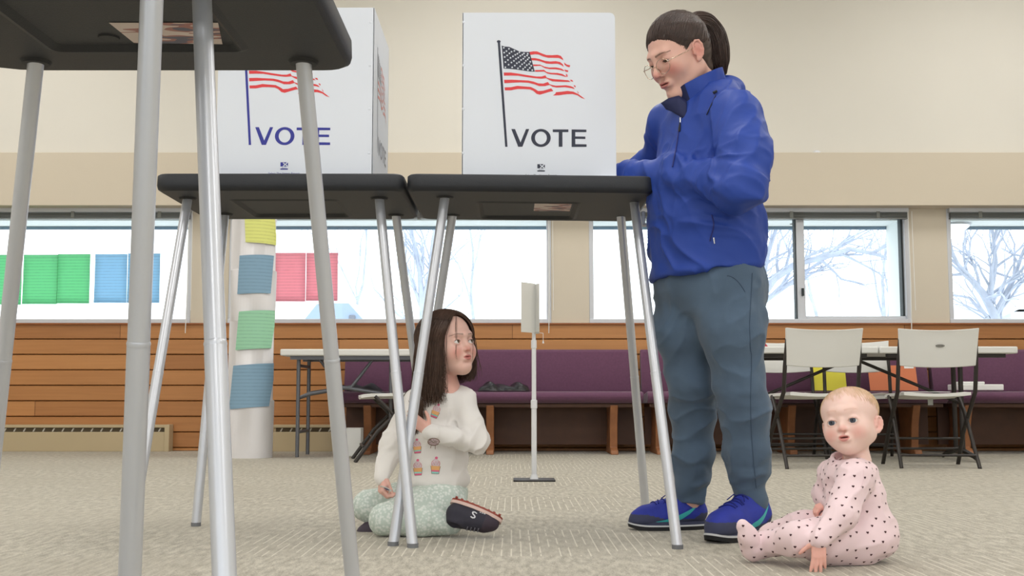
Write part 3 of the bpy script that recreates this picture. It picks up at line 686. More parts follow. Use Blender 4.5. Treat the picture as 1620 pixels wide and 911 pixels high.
# ================================================================ pews
m_purple = mat('plum_pew_fabric', (104, 66, 92), .9, noise=(60, .08), bump=(300, .4, .002), sheen=.15)
m_pewood = mat('pew_wood', (150, 98, 62), .5, noise=(14, .14))
m_pewdark = mat('dark_pew_wood', (86, 54, 36), .55, noise=(10, .12))
def pew(x0, x1, legx, label):
    yb = WY - .16; yf = yb - .50; r = empty('upholstered_pew', ((x0 + x1) / 2, yf + .25, 0), label, 'pew', 'purple pews along the wall')
    zs = .45
    s = MB(); pr = [(yf + .05, zs - .075), (yf + .01, zs - .05), (yf, zs - .02), (yf + .02, zs + .005), (yf + .1, zs + .012), (yb - .05, zs - .02), (yb - .05, zs - .08)]
    s.prism([(x0 + .01, y, z) for y, z in pr], (1, 0, 0), x1 - x0 - .02); s.build('seat', m_purple, r, bevel=.012)
    pr = [(yb - .08, zs - .02), (yb - .10, zs + .03), (yb - .035, .775), (yb - .005, .79), (yb + .03, .775), (yb + .0, zs - .02)]
    b = MB(); b.prism([(x0 + .01, y, z) for y, z in pr], (1, 0, 0), x1 - x0 - .02); b.build('backrest', m_purple, r, bevel=.012)
    w_ = MB(); w_.bb((x0 + .03, yf + .08, zs - .105), (x1 - .03, yb - .08, zs - .08)); w_.bb((x0 + .03, yb - .10, .06), (x1 - .03, yb - .08, zs - .08)); w_.build('seat_frame', m_pewdark, r)
    for px in legx:
        x = P(px, 680, yf + .05).x
        l = MB(); pr = [(yf + .04, 0), (yf + .05, .03), (yf + .12, .05), (yf + .10, .22), (yf + .05, zs - .09), (yb - .1, zs - .09), (yb - .14, .2), (yb - .06, .05), (yb - .02, .03), (yb - .02, 0)]
        l.prism([(x - .028, y, z) for y, z in pr], (1, 0, 0), .056); l.build('leg', m_pewood, r, bevel=.006)
pew(P(541, 600, WY - .3).x, P(1012, 600, WY - .3).x, (580, 775, 972), 'long purple upholstered pew behind the girl and the sign stand')
pew(P(1014, 600, WY - .3).x, P(1475, 600, WY - .3).x, (1045, 1255, 1452), 'long purple upholstered pew behind the woman and the baby')
pew(P(1478, 600, WY - .3).x, P(1930, 600, WY - .3).x, (1535, 1700, 1890), 'purple upholstered pew at the right edge of the picture')
ys = WY - .62
# things on the pews
def on_pew(name, mbx, m, label, cat, **k):
    o = mbx.build(name, m, **k); tag(o, label, cat); return o
b_ = MB(); a0 = P(757, 610, WY - .45); a1 = P(838, 610, WY - .45)
def coat(u, v):
    x = a0.x + (a1.x - a0.x) * u; e = math.sin(PI * min(1, max(0, u))) ** .35; y = WY - .62 + .3 * v
    return (x, y, .466 + e * math.sin(PI * v) ** .5 * (.055 + .02 * math.sin(u * 9) + .012 * math.sin(u * 23 + v * 7)))
b_.grid(coat, 30, 12); b_.add([(a0.x, WY - .62, .4655), (a1.x, WY - .62, .4655), (a1.x, WY - .32, .4655), (a0.x, WY - .32, .4655)], [(0, 3, 2, 1)])
on_pew('black_coat', b_, mat('black_glossy_nylon', (22, 22, 26), .35, bump=(40, .6, .01)), 'crumpled black coat lying on the pew beside the sign stand', 'coat', smooth=60, loc=((a0.x + a1.x) / 2, WY - .47, .466))
b_ = MB(); a0 = P(552, 600, WY - .45); a1 = P(605, 600, WY - .45)
a0.z = a1.z = .47
b_.grid(lambda u, v: (a0.x + (a1.x - a0.x) * u, WY - .6 + .26 * v, .465 + math.sin(PI * u) ** .4 * math.sin(PI * v) ** .5 * (.05 + .015 * math.sin(u * 11))), 20, 10)
b_.add([(a0.x, WY - .6, .4648), (a1.x, WY - .6, .4648), (a1.x, WY - .34, .4648), (a0.x, WY - .34, .4648)], [(0, 3, 2, 1)])
on_pew('black_jacket', b_, mat('dark_navy_cloth', (30, 28, 40), .7), 'dark folded jacket lying on the pew under the left folding table', 'jacket', smooth=60, loc=((a0.x + a1.x) / 2, WY - .47, .465))
def card(px0, px1, py0, py1, Y, m, name, label, cat, lean=.05, top=None):
    a = P(px0, py1, Y); b = P(px1, py1, Y); t = P(px0, py0, Y); zb = .468
    s = MB(); h = t.z - a.z
    s.prism([(a.x, Y, zb), (b.x, Y, zb), (b.x, Y + lean, zb + h), (a.x, Y + lean, zb + h)], (0, 1, 0), .003)
    if top:
        s.mi = 1
        for (u0, u1, v0, v1) in top: s.prism([(a.x + (b.x - a.x) * u0, Y + lean * v0 - .0014, zb + h * v0), (a.x + (b.x - a.x) * u1, Y + lean * v0 - .0014, zb + h * v0), (a.x + (b.x - a.x) * u1, Y + lean * v1 - .0014, zb + h * v1), (a.x + (b.x - a.x) * u0, Y + lean * v1 - .0014, zb + h * v1)], (0, 1, 0), .001)
    o = s.build(name, m, loc=((a.x + b.x) / 2, Y, zb)); tag(o, label, cat)
m_wp = mat('white_paper', (238, 238, 236), .6)
card(1284, 1340, 573, 618, WY - .42, [mat('yellow_card', (240, 232, 78), .6), m_wp], 'yellow_folder', 'bright yellow folder standing on the pew behind the near folding chair', 'folder')
card(1377, 1453, 577, 617, WY - .42, [mat('orange_card', (214, 124, 82), .6), m_wp], 'orange_folder', 'orange folder with white tabs leaning on the pew between the chairs', 'folder', top=[(.36, .46, .88, .98), (.76, .96, .88, .98)])
c = P(1543, 612, WY - .5)
s = MB(); s.box((c.x, WY - .5, .4905), (.34, .2, .045)); s.box((c.x - .05, WY - .5, .523), (.18, .16, .02)); o = s.build('paper_stack', m_wp, bevel=.006, loc=(c.x, WY - .5, .47)); tag(o, 'white stack of papers on the pew at the right', 'papers')
# white box below the left pew
c = F(553, 722); s = MB(); s.bb((P(549, 700, 8.3).x, 8.16, 0), (P(566, 700, 8.3).x + .04, 8.3, .20)); 
o = s.build('white_box', m_wp, bevel=.004, loc=(P(557, 700, 8.3).x, 8.23, 0)); tag(o, 'small white box on the floor beside the left pew end', 'box')
# ================================================================ sign stand
def sign_stand():
    b = F(845, 760); r = empty('sign_stand', (b.x, b.y, 0), 'white floor sign stand with black base in front of the purple pew', 'sign stand')
    Y = b.y; x = b.x; m_wm = mat('white_enamel', (226, 228, 232), .35)
    MB().lathe((x, Y, 0), [(.102, 0), (.105, .004), (.1, .011), (.02, .014)], 40) .build('base', mat('black_steel_base', (30, 30, 32), .4), r, smooth=True) if 0 else MB().bb((x - .105, Y - .09, 0), (x + .105, Y + .09, .008)).build('base', mat('black_steel_base', (30, 30, 32), .4), r, bevel=.003)
    z1 = P(845, 640, Y).z; z0 = .008; z2 = P(845, 545, Y).z; z3 = P(845, 455, Y).z
    p = MB(); p.tube([(x, Y, z0), (x, Y, z1)], .0135, 16); p.build('lower_pole', m_wm, r, smooth=50)
    p = MB(); p.tube([(x, Y, z1), (x, Y, z2)], .0115, 16); p.build('middle_pole', m_wm, r, smooth=50)
    p = MB(); p.tube([(x, Y, z2), (x, Y, z3)], .0095, 16); p.build('upper_pole', m_wm, r, smooth=50)
    p = MB(); p.tube([(x, Y, z1 - .02), (x, Y, z1 - .018), (x, Y, z1 + .022), (x, Y, z1 + .024)], [.012, .0165, .0165, .012], 16); p.build('collar', m_wm, r, smooth=50)
    p = MB(); p.tube([(x, Y, z2 - .02), (x, Y, z2 - .018), (x, Y, z2 + .022), (x, Y, z2 + .024)], [.01, .0145, .0145, .01], 16); p.build('collar', m_wm, r, smooth=50)
    p = MB(); p.tube([(x, Y, .008), (x, Y, .03)], [.022, .015], 16); p.build('base_socket', m_wm, r, smooth=50)
    zt_, zb_ = P(845, 449, Y).z, P(845, 527, Y).z
    # two sign boards meeting in a narrow V around the pole
    xa = P(824, 490, Y).x; xb = P(853, 490, Y).x
    s = MB(); s.prism([(xa, Y - .10, zb_), (x + .004, Y - .016, zb_), (x + .004, Y - .016, zt_), (xa, Y - .10, zt_)], (.4, -.6, 0), .006); s.build('sign_board', mat('white_sign_card', (222, 222, 218), .5), r, bevel=.001)
    s = MB(); s.prism([(xb, Y - .06, zb_ + .003), (x + .004, Y - .016, zb_ + .003), (x + .004, Y + .12, zb_ + .003), (xb, Y + .11, zb_ + .003)], (0, 0, 1), zt_ - zb_ - .006); s.build('sign_board', mat('white_sign_card', (222, 222, 218), .5), r, bevel=.001)
    s = MB(); s.tube([(xb + .02, Y, zb_ - .0), (xb + .02, Y, zb_ - .05)], .0015, 6); s.tube([(xb + .02, Y, zb_), (x, Y, zb_ + .004)], .0015, 6); s.tube([(xb + .02, Y, zb_ - .04), (xb + .02, Y, zb_ - .052)], [.003, .005], 8); s.build('pull_cord', m_wm, r)
sign_stand()
# ================================================================ folding tables
m_tw = mat('white_blow_moulded_plastic', (222, 222, 218), .5, bump=(200, .25, .001)); m_bm = mat('dark_bronze_steel', (58, 54, 52), .42, metal=.4)
m_gm = mat('grey_steel_tube', (104, 106, 112), .4, metal=.5)
def folding_table(x0, x1, y0, y1, label, m_leg, lx, kind):
    r = empty('folding_table', ((x0 + x1) / 2, (y0 + y1) / 2, 0), label, 'table', 'white folding tables'); z = .745
    t = MB(); t.bb((x0, y0, z - .045), (x1, y1, z)); t.build('tabletop', m_tw, r, bevel=.008)
    MB().bb((x0 + .06, y0 + .05, z - .07), (x1 - .06, y0 + .075, z - .045)).build('apron', m_leg, r); MB().bb((x0 + .06, y1 - .075, z - .07), (x1 - .06, y1 - .05, z - .045)).build('apron', m_leg, r)
    for x, dr in lx:
        l = MB()
        if kind == 'tube':
            for yy in (y0 + .1, y1 - .1): l.tube([(x, yy, z - .06), (x, yy, .01)], .0135, 12)
            l.tube([(x, y0 + .1, z - .11), (x, y1 - .1, z - .11)], .011, 10); l.tube([(x, y0 + .1, .18), (x, y1 - .1, .18)], .011, 10)
            o = l.build('leg', m_leg, r, smooth=50)
            b = MB(); yy = y0 + .16; b.tube([(x, yy, z - .33), (x + dr * .08, yy, z - .30), (x + dr * .36, yy, z - .255), (x + dr * .5, yy, z - .07)], [.012, .016, .014, .01], 8); b.build('brace', m_leg, o, smooth=50)
        else:
            ym = (y0 + y1) / 2
            l.tube([(x, ym - .06, z - .05), (x, ym - .06, .05)], .016, 12); l.tube([(x, ym + .06, z - .05), (x, ym + .06, .05)], .016, 12)
            l.tube([(x, ym - .30, .012), (x, ym - .24, .035), (x, ym, .075), (x, ym + .24, .035), (x, ym + .3, .012)], [.012, .016, .02, .016, .012], 10)
            l.tube([(x, y0 + .1, z - .06), (x, y1 - .1, z - .06)], .013, 10)
            o = l.build('leg', m_leg, r, smooth=50)
            b = MB(); b.tube([(x, ym, z - .36), (x + dr * .72, ym, z - .055)], .011, 10); b.build('brace', m_leg, o, smooth=50)
    return r
YT = 7.75
folding_table(P(443, 560, YT).x, P(640, 560, YT).x + .12, YT, YT + .6, 'white folding table with grey legs, left of and behind the kneeling girl', m_gm, [(P(467, 640, YT).x, 1), (P(611, 640, YT).x + .02, -1)], 'tube')
YR = 7.35
tA = folding_table(P(1170, 560, YR).x, P(1390, 560, YR).x, YR, YR + .7, 'white folding table end behind the near folding chair, next to the woman', m_bm, [(P(1203, 640, YR).x, 1)], 'T')
tB = folding_table(P(1392, 560, YR).x, P(1611, 560, YR).x, YR, YR + .7, 'white folding table reaching to the right edge behind the chair with an oval badge', m_bm, [(P(1549, 640, YR).x, -1)], 'T')
# on the tables
o = MB().bb((P(475, 556, YT).x, YT + .1, .7455), (P(545, 556, YT).x, YT + .32, .7495)).build('paper_pad', mat('pale_yellow_paper', (232, 222, 150), .6), loc=(P(510, 556, YT).x, YT + .2, .7455)); tag(o, 'pale yellow paper pad lying on the left white folding table', 'paper')
a = P(1200, 552, YR + .1)
s = MB(); s.prism([(P(1196, 530, YR + .1).x, YR + .1, .7455 + .105), (P(1199, 552, YR + .1).x, YR + .1, .7455), (P(1216, 553, YR + .1).x, YR + .1, .7455)], (0, 1, 0), .05)
o = s.build('red_card', mat('red_plastic', (196, 52, 74), .4), bevel=.003, loc=(a.x, YR + .12, .7455)); tag(o, 'small red triangular card standing on the table beside the woman\'s leg', 'card')
# ================================================================ folding chairs
def make_chair():
    """origin under the seat centre, sitter faces +y"""
    r = empty('folding_chair', (0, 0, 0), cat='chair', group='white folding chairs')
    hw = .225
    for s in (-1, 1):
        x = s * hw
        l = MB(); l.tube([(x * .97, -.235, .76), (x, -.20, .60), (x, -.165, .45), (x, .10, .20), (x * 1.02, .245, 0.0)], .0125, 12); l.build('front_leg', m_bm, r, smooth=50)
        l = MB(); l.tube([(x * .93, .12, .425), (x * .95, .02, .33), (x * .98, -.12, .12), (x * 1.0, -.20, .0)], .0115, 12); l.build('rear_leg', m_bm, r, smooth=50)
    c = MB(); c.tube([(-hw, .19, .10), (hw, .19, .10)], .008, 10); c.tube([(-hw, .13, .165), (hw, .13, .165)], .008, 10); c.build('front_crossbar', m_bm, r, smooth=50)
    c = MB(); c.tube([(-hw * .98, -.155, .075), (hw * .98, -.155, .075)], .008, 10); c.build('rear_crossbar', m_bm, r, smooth=50)
    s_ = MB(); nx, ny = 14, 12
    def top(u, v):
        x = (u - .5) * .43 * (1 - .10 * (1 - v)); y = -.19 + .40 * v
        return x, y, .445 - .018 * (1 - (2 * u - 1) ** 2) * (1 - (2 * v - 1) ** 4 * .5) - .02 * max(0, v - .8) * 5 * (v - .8) * 2 + .01 * (1 - v)
    vs = []; fs = []
    for dz in (0, -.024):
        for j in range(ny + 1):
            for i in range(nx + 1):
                x, y, z = top(i / nx, j / ny); e = max(abs(2 * i / nx - 1), abs(2 * j / ny - 1))
                vs.append((x, y, z + dz - (.006 if e > .99 and dz == 0 else 0)))
    N = (nx + 1) * (ny + 1)
    for j in range(ny):
        for i in range(nx):
            a = j * (nx + 1) + i; fs.append((a, a + 1, a + nx + 2, a + nx + 1)); fs.append((N + a, N + a + nx + 1, N + a + nx + 2, N + a + 1))
    rim = [i for i in range(nx + 1)] + [j * (nx + 1) + nx for j in range(1, ny + 1)] + [ny * (nx + 1) + i for i in range(nx - 1, -1, -1)] + [j * (nx + 1) for j in range(ny - 1, 0, -1)]
    for a, b in zip(rim, rim[1:] + rim[:1]): fs.append((a, N + a, N + b, b))
    s_.add(vs, fs); s_.build('seat', m_tw, r, smooth=50)
    # backrest: curved panel
    b = MB(); nx, nz = 16, 8; vs = []; fs = []
    for dy in (0, .022):
        for j in range(nz + 1):
            for i in range(nx + 1):
                u = i / nx * 2 - 1; v = j / nz
                w_ = .232 - .012 * (1 - v); x = u * w_
                z = .605 + v * (.825 - .605) + (.0 if v > .5 else -.012 * (1 - u * u)) - (.014 * (1 - u * u) if v > .9 else 0)
                y = -.215 - .05 * v - .03 * (1 - u * u) + dy
                vs.append((x, y, z))
    N = (nx + 1) * (nz + 1)
    for j in range(nz):
        for i in range(nx):
            a = j * (nx + 1) + i; fs.append((a, a + 1, a + nx + 2, a + nx + 1)); fs.append((N + a, N + a + nx + 1, N + a + nx + 2, N + a + 1))
    rim = [i for i in range(nx + 1)] + [j * (nx + 1) + nx for j in range(1, nz + 1)] + [nz * (nx + 1) + i for i in range(nx - 1, -1, -1)] + [j * (nx + 1) for j in range(nz - 1, 0, -1)]
    for a, c_ in zip(rim, rim[1:] + rim[:1]): fs.append((a, N + a, N + c_, c_))
    b.add(vs, fs); bo = b.build('backrest', m_tw, r, smooth=60, bevel=.004)
    return r, bo
proto, bo = make_chair()
SPOTS = [  # front pair seen from behind, two facing chairs across the table, one by the girl
    (P(1286, 700, 6.95).x, 6.95, R(4), 'white folding chair seen from behind, just left of the baby\'s head'),
    (P(1472, 700, 6.98).x, 6.98, R(-5), 'white folding chair seen from behind with an oval badge, right of the baby'),
    (P(1240, 700, 8.0).x + .03, 8.05, R(176), 'white folding chair on the far side of the table, close to the woman'),
    (P(1350, 700, 8.0).x + .06, 8.02, R(168), 'white folding chair on the far side of the table, between the two near chairs'),
    (P(618, 700, 7.65).x, 7.66, R(100), 'white folding chair half hidden behind the kneeling girl')]
first = True
chairs = []
for (x, y, a, lb) in SPOTS:
    o = proto if first else copy_tree(proto); first = False
    o.location = (x, y, 0); o.rotation_euler = (0, 0, a); o['label'] = lb; chairs.append(o)
# badge of the second chair
ch = chairs[1]; bp = [c for c in COL.objects if c.parent == ch and c.name.startswith('backrest')][0]
def loc_mesh(mb, name, mats, parent):
    me = bpy.data.meshes.new(name); me.from_pydata(mb.v, [], mb.f); me.polygons.foreach_set('material_index', mb.m)
    o = bpy.data.objects.new(name, me)
    for m in mats: me.materials.append(m)
    o.parent = parent; COL.objects.link(o); return o
s = MB(); n = 24
ry = -.2765
s.add([(.026 * math.cos(2 * PI * k / n), ry - .002, .72 + .0078 * math.sin(2 * PI * k / n)) for k in range(n)], [tuple(range(n))])
s.mi = 1; s.add([(.023 * math.cos(2 * PI * k / n), ry - .003, .72 + .0058 * math.sin(2 * PI * k / n)) for k in range(n)], [tuple(range(n))])
s.mi = 0; text_mesh(s, 'LIFETIME', .0085, lambda x, y: (x, ry - .004, .7172 + y), xs=1.1)
loc_mesh(s, 'badge', [mat('badge_dark', (50, 48, 46), .5), mat('badge_grey', (150, 148, 140), .5)], bp)
s = MB(); s.box((.0, -.03, .40), (.03, .008, .06)); loc_mesh(s, 'seat_tag', [mat('grey_card', (170, 172, 168), .6)], ch)
# paper on the seat of the badge chair
o = MB().bb((-.12, -.08, .4485), (.1, .14, .452)).build('paper_sheaf', m_wp); o.location = (ch.location.x, ch.location.y, 0); tag(o, 'white sheaf of papers lying on the seat of the badge chair', 'papers')
# ================================================================ implicit-surface modelling kit
class Sdf:
    def __init__(s): s.ops = []
    def rc(s, a, b, ra, rb=None, k=.01, sub=False):
        s.ops.append(('rc', np.array(a, float), np.array(b, float), float(ra), float(ra if rb is None else rb), k, sub)); return s
    def el(s, c, r, rot=None, k=.01, sub=False):
        """rot: 3x3 whose columns are the ellipsoid axes"""
        s.ops.append(('el', np.array(c, float), np.array(r, float), np.array(rot if rot is not None else np.eye(3), float), None, k, sub)); return s
    def chain(s, pts, rs, k=.01):
        for i in range(len(pts) - 1): s.rc(pts[i], pts[i + 1], rs[i], rs[i + 1], k)
        return s
    def plane(s, p, n, k=.005):
        """keeps the side n points away from"""
        s.ops.append(('pl', np.array(p, float), np.array(n, float) / np.linalg.norm(n), None, None, k, 'int')); return s
    def xf(s, M):
        """a copy moved by a 4x4 of rotation, uniform scale and translation"""
        M = np.array(M, float); A = M[:3, :3]; sc = np.cbrt(np.linalg.det(A)); Rm = A / sc; t = M[:3, 3]; o = Sdf()
        for q in s.ops:
            kd, p, b, c, d, k, sub = q
            if kd == 'rc': o.ops.append(('rc', A @ p + t, A @ b + t, c * sc, d * sc, k * sc, sub))
            elif kd == 'el': o.ops.append(('el', A @ p + t, b * sc, Rm @ c, None, k * sc, sub))
            else: o.ops.append(('pl', A @ p + t, Rm @ b, None, None, k * sc, sub))
        return o
    def join(s, o): s.ops += o.ops; return s
    def bounds(s):
        lo = np.full(3, 1e9); hi = -lo
        for q in s.ops:
            if q[6]: continue
            if q[0] == 'rc':
                for p, r in ((q[1], q[3]), (q[2], q[4])): lo = np.minimum(lo, p - r); hi = np.maximum(hi, p + r)
            else:
                e = np.sqrt(((q[3] * q[2]) ** 2).sum(1)); lo = np.minimum(lo, q[1] - e); hi = np.maximum(hi, q[1] + e)
        return lo, hi
def _opd(q, Xp):
    if q[0] == 'rc':
        _, a, b, ra, rb, k, sub = q; ba = b - a; l2 = float(ba @ ba)
        if l2 < 1e-12: return np.sqrt(((Xp - a) ** 2).sum(-1)) - max(ra, rb)
        pa = Xp - a; h = np.clip((pa @ ba) / l2, 0, 1)
        return np.sqrt(((pa - h[..., None] * ba) ** 2).sum(-1)) - (ra + (rb - ra) * h)
    if q[0] == 'el':
        _, c, r, Rm, _, k, sub = q; p = (Xp - c) @ Rm
        k0 = np.sqrt(((p / r) ** 2).sum(-1)); k1 = np.sqrt(((p / (r * r)) ** 2).sum(-1))
        return k0 * (k0 - 1) / np.maximum(k1, 1e-9)
    return (Xp - q[1]) @ q[2]
def sdf_mesh(S, h, lo=None, hi=None):
    l0, h0 = S.bounds(); lo = l0 if lo is None else np.maximum(l0, lo); hi = h0 if hi is None else np.minimum(h0, hi)
    lo = lo - 3.5 * h; hi = hi + 3.5 * h; n = np.ceil((hi - lo) / h).astype(int) + 1
    ax = [(lo[i] + h * np.arange(n[i])).astype(np.float32) for i in range(3)]
    D = np.full(tuple(n), .3, np.float32)
    for q in S.ops:
        k = q[5]; m = max(k, 0) + 3.2 * h + .004
        if q[0] == 'pl': sl = tuple(slice(0, n[i]) for i in range(3))
        else:
            if q[0] == 'rc': a = np.minimum(q[1] - q[3], q[2] - q[4]) - m; b = np.maximum(q[1] + q[3], q[2] + q[4]) + m
            else: e = np.sqrt(((q[3] * q[2]) ** 2).sum(1)); a = q[1] - e - m; b = q[1] + e + m
            i0 = np.maximum(0, np.floor((a - lo) / h).astype(int)); i1 = np.minimum(n, np.ceil((b - lo) / h).astype(int) + 1)
            if (i1 <= i0).any(): continue
            sl = tuple(slice(i0[i], i1[i]) for i in range(3))
        G = np.stack(np.meshgrid(*[ax[i][sl[i]] for i in range(3)], indexing='ij'), -1)
        d = _opd(q, G).astype(np.float32); d0 = D[sl]; k = max(k, 1e-5)
        if q[6] == 'int' or q[6] is True:
            if q[6] is True: d = -d
            hh = np.maximum(k - np.abs(d0 - d), 0) / k; D[sl] = np.maximum(d0, d) + hh * hh * k * .25
        else:
            hh = np.maximum(k - np.abs(d0 - d), 0) / k; D[sl] = np.minimum(d0, d) - hh * hh * k * .25
    # naive surface nets
    I = D < 0
    c = [D[:-1, :-1, :-1], D[1:, :-1, :-1], D[:-1, 1:, :-1], D[1:, 1:, :-1], D[:-1, :-1, 1:], D[1:, :-1, 1:], D[:-1, 1:, 1:], D[1:, 1:, 1:]]
    cnt = sum((x < 0).astype(np.int8) for x in c); act = (cnt > 0) & (cnt < 8)
    idx = np.argwhere(act); ID = np.full(act.shape, -1, np.int64); ID[act] = np.arange(len(idx))
    cv = np.stack([x[act] for x in c], 1).astype(np.float64); off = np.array([[i & 1, (i >> 1) & 1, (i >> 2) & 1] for i in range(8)], float)
    acc = np.zeros((len(idx), 3)); w = np.zeros(len(idx))
    for a in range(8):
        for bit in (1, 2, 4):
            b = a | bit
            if b == a: continue
            m = (cv[:, a] < 0) != (cv[:, b] < 0); t = np.where(m, cv[:, a] / np.where(m, cv[:, a] - cv[:, b], 1), 0)
            acc += np.where(m[:, None], off[a] + (off[b] - off[a]) * t[:, None], 0); w += m
    V = lo + h * (idx + acc / w[:, None]); Fs = []
    for axn in range(3):
        o1, o2 = [(1, 2), (2, 0), (0, 1)][axn]
        s0 = [slice(None)] * 3; s1 = [slice(None)] * 3; s0[axn] = slice(0, -1); s1[axn] = slice(1, None)
        A, B = I[tuple(s0)], I[tuple(s1)]; E = np.argwhere(A != B)
        E = E[(E[:, o1] > 0) & (E[:, o2] > 0) & (E[:, o1] < n[o1] - 1) & (E[:, o2] < n[o2] - 1)]
        def cid(d1, d2):
            q = E.copy(); q[:, o1] -= d1; q[:, o2] -= d2; return ID[q[:, 0], q[:, 1], q[:, 2]]
        quad = np.stack([cid(1, 1), cid(0, 1), cid(0, 0), cid(1, 0)], 1)
        fl = A[E[:, 0], E[:, 1], E[:, 2]] if len(E) else np.zeros(0, bool)
        quad[~fl] = quad[~fl][:, ::-1]; quad = quad[(quad >= 0).all(1)]; Fs.append(quad)
    return V, np.concatenate(Fs)
def hash3(i):
    i = i.astype(np.int64); h = (i[..., 0] * 73856093) ^ (i[..., 1] * 19349663) ^ (i[..., 2] * 83492791); h = (h ^ (h >> 13)) * 1274126177
    return ((h & 0xffff) / 65535.0)
def vnoise(p):
    i = np.floor(p); f = p - i; f = f * f * (3 - 2 * f); r = 0
    for a in range(8):
        o = np.array([a & 1, (a >> 1) & 1, (a >> 2) & 1]); w = np.prod(np.where(o, f, 1 - f), -1); r = r + w * hash3(i + o)
    return r * 2 - 1
def fbm(p, o=3):
    r = 0; a = 1
    for k in range(o): r = r + a * vnoise(p * 2 ** k + 17.3 * k); a *= .5
    return r
def normals(V, Fq):
    n = np.zeros_like(V); a = np.cross(V[Fq[:, 2]] - V[Fq[:, 0]], V[Fq[:, 3]] - V[Fq[:, 1]])
    for k in range(4): np.add.at(n, Fq[:, k], a)
    return n / np.maximum(np.linalg.norm(n, axis=1, keepdims=True), 1e-12)
def smooth_v(V, Fq, it=1, w=.5):
    for _ in range(it):
        s = np.zeros_like(V); c = np.zeros(len(V))
        for k in range(4):
            a, b = Fq[:, k], Fq[:, (k + 1) % 4]; np.add.at(s, a, V[b]); np.add.at(s, b, V[a]); np.add.at(c, a, 1); np.add.at(c, b, 1)
        V = V * (1 - w) + w * s / np.maximum(c, 1)[:, None]
    return V
def folds(p, dirv, freq, seed=0, warp=.5, sharp=1.4):
    """creases running across dirv: asymmetric ridges warped by noise"""
    d = np.array(dirv, float); d /= np.linalg.norm(d)
    t = p @ d * freq + warp * 3 * vnoise(p * freq * .35 + seed) + seed; s = np.sin(t)
    return np.sign(s) * np.abs(s) ** sharp * (.5 + .5 * vnoise(p * freq * .22 + seed * 3.1))
def crease(p, along, fa, fx, seed=0, sharp=2.5):
    """long soft-edged creases: low frequency fa along a direction, high frequency fx across it; 0..1 with thin ridges at 1"""
    d = np.array(along, float); d /= np.linalg.norm(d); t = (p @ d)[:, None]; q = (p - t * d) * fx + t * d * fa + seed * 7.31
    q = q + .55 * np.stack([vnoise(p * 9 + seed), vnoise(p * 9 + seed + 31), vnoise(p * 9 + seed + 63)], 1)
    return (1 - np.abs(vnoise(q))) ** sharp
def np_mesh(V, Fq):
    me = bpy.data.meshes.new('m'); me.vertices.add(len(V)); me.vertices.foreach_set('co', V.astype(np.float32).ravel())
    me.loops.add(Fq.size); me.loops.foreach_set('vertex_index', Fq.ravel().astype(np.int32)); me.polygons.add(len(Fq))
    me.polygons.foreach_set('loop_start', np.arange(0, Fq.size, Fq.shape[1], dtype=np.int32))
    me.update(calc_edges=True); me.validate(); return me
def np_obj(name, V, Fq, mats, parent=None, col=None, mi=None, loc=None, smooth=True):
    me = np_mesh(V, Fq); me.name = name
    if col is not None:
        at = me.color_attributes.new('Col', 'FLOAT_COLOR', 'POINT'); at.data.foreach_set('color', np.concatenate([col, np.ones((len(col), 1))], 1).astype(np.float32).ravel())
    if mi is not None: me.polygons.foreach_set('material_index', mi.astype(np.int32))
    return link_mesh(name, me, mats, parent, smooth=smooth, loc=loc)
def merge(*parts):
    V = np.concatenate([p[0] for p in parts]); o = 0; Fs = []
    for p in parts: Fs.append(p[1] + o); o += len(p[0])
    return V, np.concatenate(Fs)
def bvh_of(V, Fq): return BVHTree.FromPolygons([Vector(v) for v in V], [tuple(int(i) for i in f) for f in Fq])
def frame(fwd, up=(0, 0, 1)):
    f = np.array(fwd, float); f /= np.linalg.norm(f); l = np.cross(up, f); l /= np.linalg.norm(l); u = np.cross(f, l)
    return np.stack([f, l, u], 1)
def mat4(Rm, t, s=1.0):
    M = np.eye(4); M[:3, :3] = Rm * s; M[:3, 3] = t; return M
def head_matrix(c, yaw, pitch, roll, s):
    """yaw: heading angle, pitch > 0 looks down, roll > 0 lifts the left ear"""
    m = Matrix.Rotation(yaw, 3, 'Z') @ Matrix.Rotation(pitch, 3, 'Y') @ Matrix.Rotation(roll, 3, 'X')
    return mat4(np.array(m), np.array(c, float), s)
def tr(M, p): return np.asarray(p, float) @ M[:3, :3].T + M[:3, 3]
def inv_pts(M, p): return (np.asarray(p) - M[:3, 3]) @ np.linalg.inv(M[:3, :3]).T
def tubes(paths, radii, n=4):
    """many hair strands as one array mesh. paths (N, K, 3); radii (N, K)"""
    N, K, _ = paths.shape; T = np.gradient(paths, axis=1); T /= np.maximum(np.linalg.norm(T, axis=2, keepdims=True), 1e-9)
    ref = np.array([.31, .52, .79]); A = np.cross(T, ref); A /= np.maximum(np.linalg.norm(A, axis=2, keepdims=True), 1e-9); B = np.cross(T, A)
    an = 2 * PI * np.arange(n) / n
    V = paths[:, :, None, :] + radii[:, :, None, None] * (A[:, :, None, :] * np.cos(an)[None, None, :, None] + B[:, :, None, :] * np.sin(an)[None, None, :, None])
    V = V.reshape(-1, 3); b = (np.arange(N)[:, None, None] * K + np.arange(K - 1)[None, :, None]) * n; k = np.arange(n)[None, None, :]; k2 = (k + 1) % n
    Fq = np.stack([b + k, b + k2, b + n + k2, b + n + k], -1).reshape(-1, 4)
    return V, Fq
